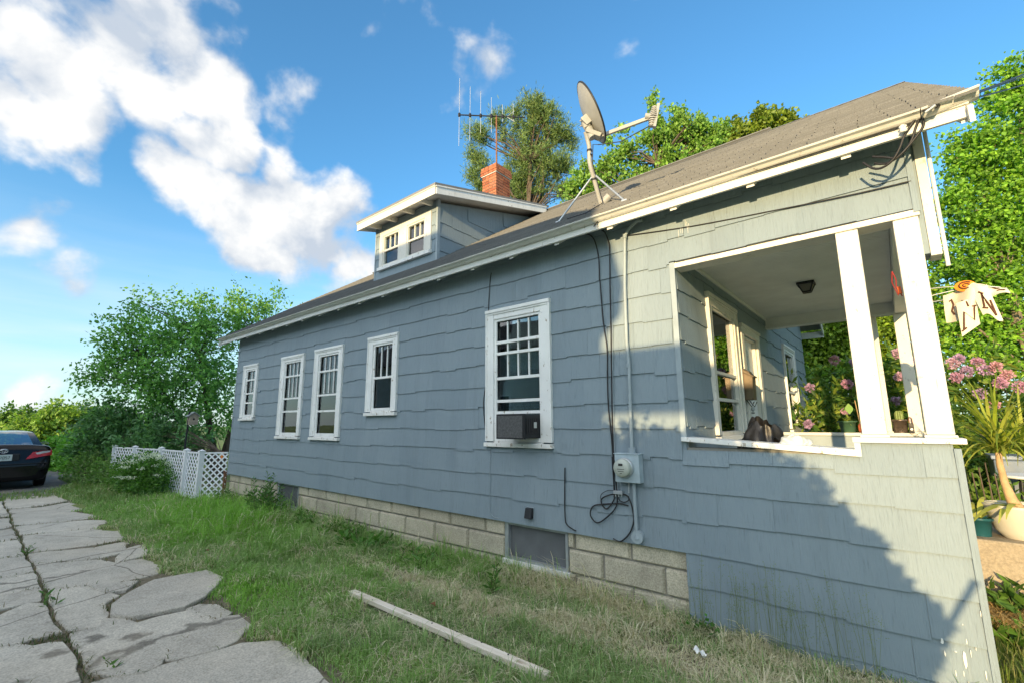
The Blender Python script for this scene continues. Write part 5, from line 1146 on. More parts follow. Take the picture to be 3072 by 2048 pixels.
for s in (1, -1):
    b = MB(); P = []
    for g in G: x, wb, zb, wt, zt = g; P.append(((RX+x, -3.1+s*wb, zb), (RX+x, -3.1+s*wt, zt-.033)))
    for i in range(len(G)-1): b.add([P[i][0], P[i+1][0], P[i+1][1], P[i][1]], [(0, 1, 2, 3)], True) if i in (0, 5) else None
    k0, k1 = (0, 1) if s < 0 else (cols-2, cols-1)
    b.add([V[0*cols+k0], V[cols+k0], V[2*cols+k0], V[2*cols+k1], V[cols+k1], V[k1]], [(0, 1, 4, 5), (1, 2, 3, 4)], True); b.add([V[4*cols+k0], V[5*cols+k0], V[6*cols+k0], V[6*cols+k1], V[5*cols+k1], V[4*cols+k1]], [(0, 1, 4, 5), (1, 2, 3, 4)], True)
    b.beam(Vector(P[3][0]), Vector(P[3][1]), .07, .03, (1, 0, 0)); b.build('pillar', MT['carpaint'], car)
    b = MB()
    for i in (1, 2, 3, 4): b.add([P[i][0], P[i+1][0], P[i+1][1], P[i][1]], [(0, 1, 2, 3)], True)
    b.build('side_window', MT['carglass'], car)
    b = MB(); cy = -3.1+s*.975; b.lathe([(.001, 0), (.06, .01), (.085, .05), (.075, .10), (.001, .13)], (0, 0, 0), 16); b.xf(Matrix.Translation((RX-3.0, cy, 1.07)) @ Matrix.Rotation(-math.pi/2, 4, 'Y') @ Matrix.Diagonal((.8, 1.25, 1, 1))); b.beam((RX-3.06, -3.1+s*.80, 1.0), (RX-3.06, -3.1+s*.95, 1.05), .05, .03); b.build('wing_mirror', MT['carpaint'], car)
    b = MB(); b.lathe([(.001, -.002), (.068, 0)], (0, 0, 0), 16, cap=False); b.xf(Matrix.Translation((RX-2.985, cy, 1.07)) @ Matrix.Rotation(math.pi/2, 4, 'Y') @ Matrix.Diagonal((.8, 1.25, 1, 1))); b.build('mirror_glass', plain('mirror', (.55, .62, .66), .05, .02, 3, 0, metal=1), car)
    # tail lamp: wedge wrapping round the corner
    z = lambda h: h
    pts = [(.40, .775), (.52, .945), (.72, .985), (.875, .985), (.885, .845), (.74, .835), (.56, .80)]
    b = MB(); fr = []; bk = []
    for y, h in pts:
        xx = RX-.075-(.0 if y < .6 else (y-.6)**2*1.2)+(.03 if h < .86 else -.005); fr.append((xx+.035, -3.1+s*(y+.006), h)); bk.append((xx-.06, -3.1+s*y, h))
    m_ = len(pts); b.add(fr+bk, [tuple(range(m_)), *[(i, (i+1) % m_, m_+(i+1) % m_, m_+i) for i in range(m_)]])
    tl = b.build('tail_lamp', plain('red_lamp_plastic', (.42, .012, .012), .18, .15, 14, 0, spec=.6), car)
    b = MB(); q = [(.56, .925), (.71, .965), (.84, .968), (.84, .925), (.70, .905), (.60, .875)]
    b.add([(RX-.075-(.0 if y < .6 else (y-.6)**2*1.2)+.036+.004, -3.1+s*(y+.006), h) for y, h in q], [tuple(range(6))]); b.build('clear_lens', plain('clear_lamp_plastic', (.55, .55, .56), .15, .1, 14, 0, spec=.6), tl)
    for k in range(2):
        cx = RX-.98 if k == 0 else RX-3.76
        b = MB(); b.lathe([(.20, -.11), (.30, -.105), (.325, -.08), (.325, .08), (.30, .105), (.20, .11)], (cx, -3.1+s*.80, .325), 28, 'Y', cap=False)
        wh = b.build('wheel', MT['black'], car); b = MB(); b.lathe([(.001, s*.10), (.06, s*.10), (.19, s*.075), (.205, s*.10)], (cx, -3.1+s*.80, .325), 24, 'Y', cap=False); b.build('rim', MT['metal'], wh)
b = MB(); b.box(RX-.10, RX-.018, -3.1-.36, -3.1+.30, .735, .915); b.build('plate_recess', MT['blackmetal'], car, bevel=.02)
MB().box(RX-.052, RX-.0, -3.1-.15, -3.1+.16, .755, .905).build('licence_plate', plain('pale_green_plate', (.52, .60, .58), .4, .05, 4, 0), car)
def rtext(txt, y0, z0, h, x, name, mat, parent):
    """flat block lettering from strokes, readable from behind the car (+x side)"""
    D = {'7': [((0,1),(.6,1)),((.6,1),(.2,0))], '0': [((0,0),(.6,0)),((.6,0),(.6,1)),((.6,1),(0,1)),((0,1),(0,0))], '5': [((.6,1),(0,1)),((0,1),(0,.55)),((0,.55),(.6,.55)),((.6,.55),(.6,0)),((.6,0),(0,0))],
         '6': [((.6,1),(0,1)),((0,1),(0,0)),((0,0),(.6,0)),((.6,0),(.6,.5)),((.6,.5),(0,.5))], ' ': []}
    b = MB(); u = 0
    for ch in txt:
        for p, q in D[ch]: b.beam((x, y0+(u+p[0])*h*.75, z0+p[1]*h), (x, y0+(u+q[0])*h*.75, z0+q[1]*h), h*.15, .004, (1, 0, 0))
        u += 1.0 if ch != ' ' else .5
    b.build(name, mat, parent)
rtext('6 7057', -3.1-.12, .80, .062, RX+.003, 'plate_number', plain('dark_green_ink', (.03, .08, .06), .5), car)
b = MB()
def ring(cy, cz, ry, rz, r=.007): b.tube([(RX-.062, cy+ry*math.cos(a), cz+rz*math.sin(a)) for a in [2*math.pi*k/28 for k in range(29)]], r, 6, False)
ring(-3.1, .995, .072, .05); ring(-3.1, .995, .026, .044, .006); ring(-3.1, 1.015, .052, .02, .006); b.build('badge', plain('chrome', (.75, .76, .78), .12, .03, 4, 0, metal=1), car)
b = MB(); b.box(RX-.055, RX-.045, -3.1+.42, -3.1+.49, .745, .758); b.build('badge', plain('chrome_badge', (.6, .6, .6), .2, .03, 4, 0, metal=1), car)
MB().tube([(RX-.02, -3.1-.80, .66), (RX+.006, -3.1-.4, .655), (RX+.01, -3.1, .655), (RX+.006, -3.1+.4, .655), (RX-.02, -3.1+.80, .66)], .012, 6).build('bumper_crease', MT['carpaint'], car)
for yy in (-.32, .34):
    b = MB(); b.grid(lambda u, v: Vector((RX-1.05+.1*math.sin(v*3), -3.1+yy+(u-.5)*.36*(1-.25*v), .95+.35*v)), 8, 6); b.build('seat_back', MT['black'], car)
MB().box(RX-3.9, RX-.6, -3.85, -2.35, .5, .9).build('cabin_trim', MT['black'], car)

# ------------------------------------------------------------------ plants
def unit(v): return v/(np.linalg.norm(v, axis=-1, keepdims=True)+1e-9)
def leaf_arrays(P, D, L, wid, tone, fold=.18, rg=rng):
    """rhombic leaves at P pointing along D, length L (array); returns V,F,col"""
    n = len(P); D = unit(D); A = unit(np.cross(D, rg.normal(size=(n, 3)))); Nn = np.cross(A, D); L = L[:, None]
    V = np.stack([P, P+D*L*.45+A*L*wid*.5-Nn*L*fold*wid, P+D*L-Nn*L*.08, P+D*L*.45-A*L*wid*.5-Nn*L*fold*wid], 1).reshape(-1, 3)
    b = np.arange(n)*4; F = np.concatenate([np.stack([b, b+1, b+2], 1), np.stack([b, b+2, b+3], 1)]); return V, F, np.repeat(tone, 4, 0)
def tones(n, pal, rg, jit=.18):
    pal = np.array(pal); c = pal[rg.integers(0, len(pal), n)]; m = rg.uniform(0, 1, (n, 1)); c = c*(1-m)+pal[rg.integers(0, len(pal), n)]*m
    return np.clip(c*rg.uniform(1-jit, 1+jit, (n, 1)), 0, 1)
GREEN = [(.055, .125, .018), (.075, .16, .022), (.04, .095, .018)]
def clump_points(lumps, nc, rg, outer=.55, flat=1.0):
    """clump centres spread through a crown's lumps, denser towards the outside"""
    w = np.array([l[1]**2 for l in lumps]); w = w/w.sum(); k = rg.choice(len(lumps), nc, p=w)
    d = unit(rg.normal(size=(nc, 3))); r = rg.uniform(0, 1, (nc, 1))**outer
    C = np.array([l[0] for l in lumps])[k]; R = np.array([l[1] for l in lumps])[k][:, None]
    return C+d*r*R*np.array([1, 1, flat]), d
def tree(name, label, cat, base, trunk_top, tr, lumps, nc, lpc, sig, size, pal, mat='leaf', bark='bark', wid=.55, seed=1, group=None, up=.0, outer=.5, limbs=70, out=.6, stretch=(1, 1, 1), multi=None, leaf_name='crown', sub=3):
    rg = np.random.default_rng(seed); root = thing(name, base, label, cat, group); off = np.array(base)
    C, d = clump_points(lumps, nc, rg, outer)
    # wood: a leaning tapered trunk, limbs arching out to the clumps
    b = MB(); base_v = Vector(base); tops = multi or [trunk_top]; paths = []
    for tt in tops:
        tt = Vector(tt); P = []
        for i in range(7):
            u = i/6; p = base_v.lerp(tt, u)+Vector((math.sin(u*5+seed)*.12*tr*8*u*(1-u), math.cos(u*4+seed)*.12*tr*8*u*(1-u), 0)); P.append(p)
        b.tube(P, [tr*(1-.8*i/6)/(1 if len(tops) == 1 else 1.35) for i in range(7)], 9); paths.append(P)
    tp = np.array([[p[:] for p in P] for P in paths]).reshape(-1, 3)
    for c in C[rg.choice(nc, min(limbs, nc), replace=False)]:
        hd = np.linalg.norm(tp[:, :2]-c[:2], axis=1); cand = np.where(tp[:, 2] < c[2]-.15*hd)[0]
        s = tp[cand[np.argmin(np.linalg.norm(tp[cand]-c, axis=1))]] if len(cand) else tp[0]
        L = np.linalg.norm(c-s); mid = (s+c)/2+rg.normal(0, .07*L, 3)+np.array([0, 0, .06*L]); r0 = min(tr*.42, .012+.016*L)
        b.tube([Vector(s), Vector(mid), Vector(c)], [r0, r0*.55, r0*.16], 6, False)
    b.build('trunk', MT[bark], root)
    # leaves: each clump is a spray along a short twig
    tw = unit(d*out+rg.normal(size=(nc, 3))*.6+np.array([0, 0, up])); n = nc*lpc; idx = np.repeat(np.arange(nc), lpc)
    a = rg.uniform(-1, 1, (n, 1)); sg = sig*rg.uniform(.7, 1.35, (nc, 1))[idx]
    P = C[idx]+tw[idx]*a*sg*1.7+rg.normal(size=(n, 3))*sg*.62*np.array(stretch)
    D = tw[idx]*.7+rg.normal(size=(n, 3))*.75+np.array([0, 0, up-.12])
    tone = tones(n, pal, rg)*rg.uniform(.82, 1.18, (nc, 1))[idx]
    V, F, col = leaf_arrays(P, D, size*rg.uniform(.65, 1.3, n), wid, tone, rg=rg)
    link(leaf_name, arr_mesh(leaf_name, V-off, F, col), MT[mat], root); return root
def lump(*rows): return [(tuple(r[:3]), r[3]) for r in rows]

# left: the garden tree by the rear corner
tree('plum_tree', 'spreading green tree rising behind the lattice fence at the rear corner', 'tree', (-16.8, 1.6, 0), (-17.0, .9, 4.2), .17,
     [((-17.13, 0.38, 4.47),1.1),((-17.64, -0.27, 4.34),.95),((-16.93, 1.06, 4.55),1.15),((-16.75, 1.75, 5.08),.9),((-16.54, 2.50, 5.47),.7),((-15.87, 2.97, 5.81),.45),((-18.13, -0.89, 4.10),.8),((-18.17, -1.28, 4.52),.42),((-17.84, -0.90, 5.17),.5),((-17.34, -0.02, 5.47),.45),((-16.98, 0.79, 5.57),.42),((-16.84, 1.51, 5.81),.4),
      ((-17.28, 0.55, 3.22),1.35),((-17.77, -0.36, 3.08),1.1),((-18.28, -1.09, 3.27),.65),((-17.12, 1.27, 2.93),1.05),((-16.83, 1.76, 1.85),.6),((-16.84, 1.10, 1.85),.8),((-18.50, -1.50, 3.10),.36),((-18.64, -1.79, 2.72),.26),((-17.54, 0.00, 2.36),.95),((-18.75, -1.72, 3.76),.25),((-18.48, -1.48, 4.28),.22),((-16.98, 0.22, 5.73),.25),((-17.48, -0.44, 5.68),.25)],
     500, 38, .20, .12, [(.15, .34, .08), (.19, .40, .09), (.11, .26, .07), (.23, .45, .095)], seed=3, limbs=130, multi=[(-17.2, .6, 4.6), (-16.4, 2.2, 4.2), (-18.2, -.3, 3.4)])
def shrub(name, label, base, lumps, nc, lpc, sig, size, pal, seed, wid=.5, group=None, up=.1, cat='shrub', **k):
    top = Vector(base)+Vector((0, 0, max(l[0][2] for l in lumps)*.6))
    return tree(name, label, cat, base, top, .03, lumps, nc, lpc, sig, size, pal, seed=seed, wid=wid, group=group, limbs=30, up=up, **k)
DK = [(.13, .28, .11), (.17, .34, .12), (.10, .22, .09)]
shrub('viburnum_shrub', 'dark green leafy shrub behind the fence beneath the birdhouse', (-15.0, 1.0, 0), [((-17.29, -0.36, 1.36),.75),((-16.85, 0.27, 1.40),.7),((-16.80, -0.09, 0.83),.6),((-16.27, 0.58, 0.96),.55),((-17.60, -0.46, 0.68),.5),((-16.50, 0.12, 0.41),.5)], 230, 40, .15, .13, DK, 5, .45)
shrub('viburnum_shrub', 'darker rounded shrub left of the garden pole', (-17.2, -.6, 0), [((-18.55, -0.94, 1.66),.75),((-19.01, -1.19, 1.06),.65),((-18.14, -0.70, 0.97),.6),((-18.39, -1.06, 0.44),.5),((-18.18, -0.59, 1.46),.6)], 220, 40, .15, .13, DK+[(.05, .12, .03)], 6, .45)
shrub('vine_thicket', 'bright green weedy thicket beside the parked car', (-22.0, .3, 0), [((-25.59, -1.27, 0.59),.55),((-24.34, -0.90, 0.62),.6),((-22.64, -0.70, 0.20),.6),((-24.05, -1.18, 0.04),.5),((-21.86, -0.90, -0.14),.45),((-23.25, -1.10, -0.33),.4)], 240, 42, .17, .13, [(.13, .33, .04), (.18, .40, .045), (.10, .26, .04)], 7, .7)
shrub('vine_thicket', 'tall weeds thickening between the drive and the fence end', (-17.6, -1.5, 0), [((-17.84, -1.40, 0.45),.4),((-16.94, -1.12, 0.21),.42),((-16.07, -0.91, 0.17),.4),((-16.90, -1.31, 0.06),.3)], 170, 36, .14, .10, [(.12, .26, .06), (.16, .32, .065), (.21, .30, .11)], 8, .35)
# far woodland at the left, tree by tree
YG = [(.19, .31, .05), (.24, .36, .055), (.14, .25, .045)]; MG = [(.11, .22, .04), (.15, .27, .045), (.085, .17, .035)]
for i, (c, r, pal, lab) in enumerate((((-69.05, -0.72, 1.90),2.1,MG,'dim green far tree cut by the left edge of the picture'), ((-70.20, 1.02, 1.65),2.0,YG,'pale yellow-green far tree above the car roof'), ((-71.50, 2.42, 2.36),2.3,MG,'mid green far tree whose dome rises right of the car'),
        ((-58.53, 2.66, 2.23),1.9,YG,'feathery yellow-lit far tree between the car and the shrubs'), ((-68.07, 5.24, 2.51),2.4,MG,'tallest far tree, half behind the garden tree'), ((-59.56, -0.37, 0.22),1.5,YG,'low yellow-green bush just above the car boot'))):
    c = Vector(c); rg_ = random.Random(i)
    L = [((c.x+rg_.uniform(-r, r)*.8, c.y+rg_.uniform(-r, r)*.8, c.z+rg_.uniform(-.9, .35)*r), r*rg_.uniform(.4, .62)) for _ in range(9)]
    tree('far_tree', lab, 'tree', (c.x, c.y, 0), (c.x, c.y, c.z), .16, L+[((c.x, c.y, max(.8, c.z-1.4*r)), r*.9)], 170, 40, .30, .34, pal, seed=20+i, group='trees at the end of the drive', limbs=25)
# pine above the chimney
PN = [(.12, .20, .06), (.16, .25, .07), (.09, .155, .055), (.20, .28, .085)]
tree('pine_tree', 'tall ragged pine behind the brick chimney', 'tree', (-14.3, 13.6, 0), (-12.84, 13.34, 17.71), .30,
     [((-12.95, 13.20, 17.89),.7),((-12.47, 13.70, 17.45),.85),((-12.33, 14.39, 16.69),1.0),((-12.98, 13.49, 16.51),1.0),((-13.49, 12.61, 17.33),.55),((-13.93, 12.45, 16.48),.6),((-14.27, 12.05, 17.00),.45),((-11.85, 14.94, 16.57),.55),((-11.71, 15.18, 16.04),.4),((-14.90, 11.46, 16.11),.6),((-15.26, 11.10, 16.37),.35),((-15.21, 11.43, 15.10),.6),((-14.95, 11.78, 14.50),.6),((-15.40, 11.51, 14.08),.45),
      ((-13.41, 13.45, 15.13),1.3),((-12.49, 14.25, 14.95),1.0),((-11.98, 14.72, 14.78),.6),((-14.00, 13.19, 14.11),.8),((-13.04, 14.08, 13.75),1.1),((-14.66, 12.48, 13.67),.7),((-15.08, 11.93, 13.40),.5),((-13.79, 13.61, 13.07),1.0),((-12.12, 14.88, 13.57),.6),((-11.76, 15.26, 13.22),.5)],
     760, 66, .17, .23, PN, mat='needle', bark='bark', wid=.13, seed=31, up=.55, limbs=110, outer=.6, out=.8)
# leafy trees behind the ridge
SG = [(.19, .35, .06), (.25, .42, .07), (.15, .28, .05), (.11, .21, .045)]
tree('poplar_tree', 'upright leafy tree with pointed leaders behind the satellite dish', 'tree', (-7.0, 14.6, 0), (-6.69, 13.78, 14.99), .24,
     [((-6.63, 13.71, 15.54),.22),((-6.74, 13.77, 14.85),.42),((-6.64, 14.09, 13.84),.8),((-5.67, 14.87, 13.98),.8),((-5.05, 15.48, 13.54),.75),((-7.84, 13.04, 14.07),.25),((-7.97, 13.18, 13.00),.5),((-8.37, 12.68, 13.72),.2),((-8.50, 12.83, 12.57),.45),((-7.51, 13.53, 13.14),.5),((-9.23, 12.29, 12.29),.5),((-8.87, 12.76, 11.57),.8),((-7.73, 13.67, 11.70),.95),((-6.55, 14.53, 12.26),1.1),((-5.50, 15.33, 12.54),.9),((-9.66, 12.12, 11.50),.5),((-5.86, 14.53, 14.77),.35),((-5.12, 15.23, 14.41),.35),((-4.66, 15.70, 13.97),.4)],
     470, 48, .16, .15, SG, seed=41, up=.5, limbs=120, wid=.75)
tree('maple_tree', 'sunlit tree top showing just above the roof ridge', 'tree', (-3.6, 19.2, 0), (-3.35, 19.05, 15.66), .22,
     [((-3.32, 19.01, 15.95),.45),((-3.87, 18.67, 15.43),.75),((-2.87, 19.47, 15.58),.7),((-4.62, 18.19, 14.81),.7),((-2.27, 20.00, 15.42),.5),((-3.46, 19.17, 14.72),1.1)], 190, 44, .18, .18, [(.17, .24, .03), (.22, .29, .035), (.12, .18, .025)], seed=43, limbs=40, wid=.8)
# the big tree on the right
RT_ = [(.17, .36, .03), (.22, .44, .035), (.11, .25, .028), (.28, .49, .045), (.075, .17, .025)]
tree('maple_tree', 'large sunlit green tree filling the right edge behind the porch', 'tree', (3.0, 14.3, 0), (3.80, 14.94, 10.57), .24,
     [((3.84, 14.18, 11.12),.6),((3.27, 13.89, 10.34),.55),((2.74, 13.64, 9.50),.55),((2.18, 13.34, 8.76),.55),((3.05, 14.07, 8.75),.9),((1.83, 13.31, 7.64),.65),((2.49, 13.98, 7.08),1.0),((3.36, 14.58, 7.63),.95),((1.54, 13.41, 6.15),.65),((2.16, 14.07, 5.49),1.0),((3.06, 14.76, 5.76),1.0),((1.47, 13.71, 4.57),.75),((2.14, 14.37, 4.09),.9),((2.96, 15.02, 4.27),.95),((4.40, 15.59, 9.89),1.4),((4.36, 16.22, 6.98),1.7),((3.95, 16.54, 4.08),1.4),((1.64, 13.60, 3.39),.7),((2.47, 14.33, 3.20),.8),((4.04, 14.38, 10.98),.7)],
     640, 92, .24, .115, RT_, bark='barkpale', seed=51, limbs=170, wid=.7, stretch=(1.15, 1.15, .55), out=.9, outer=.42, multi=[(3.80, 14.94, 10.57), (2.65, 14.13, 8.20), (4.36, 16.18, 8.88)])
tree('maple_tree', 'yellow-green tree seen through the porch beyond the rhododendrons', 'tree', (-1.2, 12.4, 0), (-1.00, 11.78, 4.03), .14,
     [((-1.86, 11.03, 4.18),.55),((-1.35, 11.46, 4.17),.65),((-0.77, 11.94, 4.17),.7),((-0.07, 12.45, 4.49),.65),((0.40, 12.91, 4.20),.65),((-1.66, 11.38, 3.38),.6),((-1.10, 11.89, 3.19),.6),((-0.34, 12.46, 3.46),.6),((0.35, 13.10, 3.18),.6),((-2.15, 11.08, 2.92),.6),((-0.47, 12.64, 5.09),.7),((0.46, 13.37, 5.27),.7),((-1.63, 11.72, 4.90),.6)],
     420, 70, .19, .11, [(.20, .31, .025), (.26, .37, .03), (.14, .23, .02), (.10, .17, .02)], seed=52, limbs=60, wid=.7)
# trees across the front garden, outside the frame: they are what the porch window mirrors
tree('maple_tree', 'green street tree in front of the house, mirrored in the porch window', 'tree', (9.5, 9.5, 0), (9.5, 9.5, 6), .22,
     lump((9.5, 9.5, 5, 2.2), (8.5, 8.3, 4, 1.6), (10.5, 11, 4.4, 1.8), (9, 11.5, 3.2, 1.5), (10, 7, 3.2, 1.5), (9.5, 9, 2.4, 1.5)), 260, 40, .3, .26, RT_, seed=53, limbs=40, wid=.7)
for i, (x, y, r, lab) in enumerate(((17, -1.5, 2.2, 'unseen street tree added opposite the driveway mouth'), (18, 4, 2.5, 'unseen street tree added opposite the porch'), (16.5, -9, 2.4, 'unseen street tree added beyond the neighbouring house'), (19, 15, 2.6, 'unseen street tree added past the front garden'))):
    rg_ = random.Random(60+i); L = [((x+rg_.uniform(-r, r)*.8, y+rg_.uniform(-r, r), 3.2+rg_.uniform(-1.2, 1.6)), r*rg_.uniform(.45, .7)) for _ in range(9)]
    tree('unseen_street_tree', lab, 'tree', (x, y, 0), (x, y, 4), .2, L+[((x, y, 1.3), 1.6)], 130, 36, .36, .4, MG, seed=160+i, group='unseen trees added across the street', limbs=20)  # unseen trees added to cover the bright horizon in reflections
# rhododendrons beyond the porch
RH = [(.08, .18, .035), (.11, .22, .04), (.19, .28, .045), (.055, .12, .03), (.27, .32, .05)]
def rhodo(label, base, lumps, flowers, seed, nc=170):
    r = shrub('rhododendron', label, base, lumps, nc, 26, .13, .15, RH, seed, .34, up=.25); rg = np.random.default_rng(seed+1)
    P = []; D = []; T = []
    pk = np.array([(.52, .29, .46), (.58, .38, .54), (.46, .31, .52), (.58, .33, .42)])
    for (x, y, z, s) in flowers:
        n = 150; d = unit(rg.normal(size=(n, 3))+np.array([0, -.4, .3])); P.append(np.array([x, y, z])+d*s*.62*rg.uniform(.35, .8, (n, 1))); D.append(d+rg.normal(size=(n, 3))*.5); c = pk[rg.integers(0, 4)]; T.append(np.clip(c*rg.uniform(.75, 1.25, (n, 1)), 0, 1))
    P = np.concatenate(P); V, F, col = leaf_arrays(P, np.concatenate(D), rng.uniform(.025, .045, len(P)), .9, np.concatenate(T))
    link('blossom', arr_mesh('blossom', V-np.array(base), F, col), MT['petal'], r)
rhodo('pink-flowered rhododendron growing beyond the porch wall, left of the middle post', (-.7, 5.4, 0), lump((-1.05, 5.4, 1.3, .6), (-.4, 5.3, 1.4, .62), (-.8, 5.5, 2.0, .5), (-.3, 5.5, 2.2, .42), (-1.1, 5.5, .6, .6), (-.4, 5.4, .6, .6)),
      [(-1.05,4.85,2.13,.12),(-.55,4.8,2.16,.14),(-1.12,4.75,1.56,.11),(-.43,5.0,2.5,.13),(-.70,5.1,2.58,.13),(-.62,4.8,1.75,.08)], 61)
rhodo('lilac rhododendron seen between the porch posts', (.2, 5.6, 0), lump((.05, 5.5, 1.3, .55), (.3, 5.6, 2.0, .5), (.1, 5.6, 2.4, .35), (.3, 5.5, .7, .6)), [(.09,5.1,2.25,.12),(.10,5.2,2.62,.14),(.22,5.1,2.5,.12),(.0,5.1,1.9,.1)], 63, 110)
rhodo('large pink rhododendron right of the porch corner', (1.1, 5.6, 0), lump((.8, 5.6, 1.5, .6), (1.4, 5.7, 1.4, .7), (1.0, 5.7, 2.05, .45), (1.8, 5.8, 1.5, .7), (.8, 5.6, .7, .6), (1.5, 5.6, .6, .7)),
      [(.69,5.1,2.40,.13),(.81,5.05,2.27,.14),(1.0,5.05,2.28,.13),(1.1,5.0,2.32,.11),(.70,5.0,2.2,.12),(1.11,5.0,2.09,.13),(.90,5.0,1.96,.12),(1.29,5.0,2.03,.13),(.77,5.2,2.48,.11),(1.2,5.1,2.2,.12),(1.4,5.0,1.9,.12),(1.02,5.0,1.8,.1),(.95,5.15,2.4,.12)], 65)
shrub('garden_hedge', 'mixed green hedge along the far side of the front garden', (1.0, 8.4, 0), lump((-2.6, 10, 1.6, 1.0), (-1.6, 9.6, 1.9, 1.0), (-.6, 9.5, 2.0, 1.0), (.4, 9.5, 2.0, 1.0), (-1.9, 8.6, .8, .8), (-1.2, 8.2, .9, .9), (0, 8.3, 1.0, .9), (1.2, 8.4, 1.0, .9), (2.4, 8.4, 1.0, 1.0), (3.5, 8.5, 1.1, 1.0)), 460, 40, .2, .15, [(.12, .23, .035), (.16, .28, .04), (.08, .16, .03)], 67)
# hedge behind the camera that dapples the lower wall
hd = thing('clipped_hedge', (-.4, -6, 0), 'leafy hedge by the drive behind the viewpoint, dappling the lower siding with shade', 'hedge')
hp = [(-3.4, -1), (-3.4, 1.47), (-2.3, 1.45), (-1.9, 1.40), (-1.5, 1.42), (-1.15, 1.38), (-.85, 1.29), (-.66, 1.16), (-.52, 1.07), (-.40, 1.02), (-.33, .92), (-.25, .9), (-.2, .82), (-.21, .71), (-.12, .63), (-.05, .52), (.07, .40), (.03, .26), (-.03, .14), (-.03, -1)]
rg = np.random.default_rng(77); X = rg.uniform(-3.4, .1, 60000); Z = rg.uniform(-.8, 1.5, 60000); ok = inpoly(X, Z, hp); X, Z = X[ok], Z[ok]
Yh = -6+rg.uniform(-.35, .35, len(X)); P = np.stack([X-.143*Yh, Yh, Z-.13*Yh], 1); P = P[P[:, 2] > 0]
V, F, col = leaf_arrays(P, rg.normal(size=P.shape), rg.uniform(.06, .12, len(P)), .6, tones(len(P), GREEN, rg))
link('foliage', arr_mesh('foliage', V-np.array(hd.location[:]), F, col), MT['leaf'], hd)
# sprigs above the hedge line give the soft flecks of light
Xs = rg.uniform(-2.2, -.45, 260); Zs = np.interp(Xs, [-2.2, -1.5, -.9, -.45], [1.47, 1.46, 1.36, 1.12])+rg.normal(0, .055, 260)
idx = np.repeat(np.arange(260), 9); P = np.stack([Xs+.858, np.full(260, -6.), Zs+.78], 1)[idx]+rg.normal(0, .028, (260*9, 3))
V, F, col = leaf_arrays(P, rg.normal(size=P.shape), rg.uniform(.04, .08, len(P)), .6, tones(len(P), GREEN, rg))
link('sprig', arr_mesh('sprig', V-np.array(hd.location[:]), F, col), MT['leaf'], hd)
b = MB()
for x in np.arange(-2.3, .8, .35): b.tube([(x, -6, -.05), (x+.04, -6, .9), (x-.02, -6, 1.3)], [.02, .015, .006], 6)
b.build('stems', MT['bark'], hd, kind='stuff')
# flowering shrub by the fence
sw = shrub('spirea_shrub', 'low rounded shrub with white blossom in front of the lattice fence', (-13.9, -.95, 0), lump((-13.9, -.95, .35, .5), (-14.5, -1.05, .3, .42), (-13.3, -.85, .3, .42), (-13.9, -1.0, .62, .38), (-14.3, -1.0, .5, .35), (-13.5, -.9, .5, .33)), 190, 40, .11, .075, [(.09, .21, .035), (.12, .27, .04), (.065, .16, .03)], 71, .42)
rg = np.random.default_rng(72); P = []
for k in range(70):
    a = rg.uniform(0, 2*math.pi); e = rg.uniform(.1, 1.2); c = np.array([-13.9+.85*math.cos(a)*math.cos(e), -.98+.5*math.sin(a)*math.cos(e), .40+.58*math.sin(e)])
    P.append(c+rg.normal(0, .03, (26, 3))*np.array([1.4, 1.4, .5]))
P = np.concatenate(P); V, F, col = leaf_arrays(P, rg.normal(size=P.shape)+np.array([0, 0, .6]), rg.uniform(.02, .035, len(P)), .9, np.clip(np.array([(.72, .74, .68)])*rg.uniform(.8, 1.1, (len(P), 1)), 0, 1))
link('blossom', arr_mesh('blossom', V-np.array(sw.location[:]), F, col), MT['petal'], sw)
# upright weeds against the foundation
MT['weedstem'] = plain('weed_stem', (.10, .13, .04), .8, .2)
def weed(name, label, base, n, h, spread, L, pal, seed, wid=.32, cat='weed'):
    rg = np.random.default_rng(seed); r = thing(name, base, label, cat); b = MB(); P = []; D = []; S = []
    for k in range(n):
        a = rg.uniform(0, 6.28); q = rg.uniform(0, 1)**.6*spread; s = np.array(base)+np.array([q*math.cos(a), q*math.sin(a)*.45, 0]); hh = h*rg.uniform(.55, 1.05)*(1-.35*q/spread)
        t_ = s+np.array([rg.normal(0, .07), rg.normal(0, .05), hh]); b.tube([Vector(s), Vector((s+t_)/2+rg.normal(0, .012, 3)), Vector(t_)], [.005, .004, .002], 5, False)
        m = int(hh/.028)
        for j in range(m):
            u = (j+1)/m; an = j*2.4+a; d = np.array([math.cos(an), math.sin(an), .35+.5*u]); P.append(s+(t_-s)*u); D.append(d); S.append(L*(.55+.6*math.sin(math.pi*min(1, u*.85+.12))))
    b.build('stem', MT['weedstem'], r, kind='stuff'); P = np.array(P)
    V, F, col = leaf_arrays(P, np.array(D), np.array(S)*rg.uniform(.8, 1.2, len(S)), wid, tones(len(P), pal, rg), rg=rg); link('foliage', arr_mesh('foliage', V-np.array(base), F, col), MT['leaf'], r)
WD = [(.09, .20, .05), (.12, .25, .055), (.07, .155, .04)]
weed('tall_weed', 'bushy tall weed half hiding the far basement window', (-8.75, -.28, 0), 34, .78, .55, .10, WD, 81)
weed('tall_weed', 'leafy weed clump at the foot of the lattice panel', (-10.9, -.25, 0), 16, .36, .45, .08, WD, 82)
weed('tall_weed', 'low weeds right of the bushy one along the foundation', (-7.6, -.2, 0), 22, .30, .5, .085, [(.08, .20, .035), (.11, .25, .04)], 83)
weed('single_weed', 'lone upright weed standing in front of the near basement window', (-3.14, -.52, 0), 5, .42, .05, .075, [(.07, .17, .03), (.09, .20, .035)], 84)
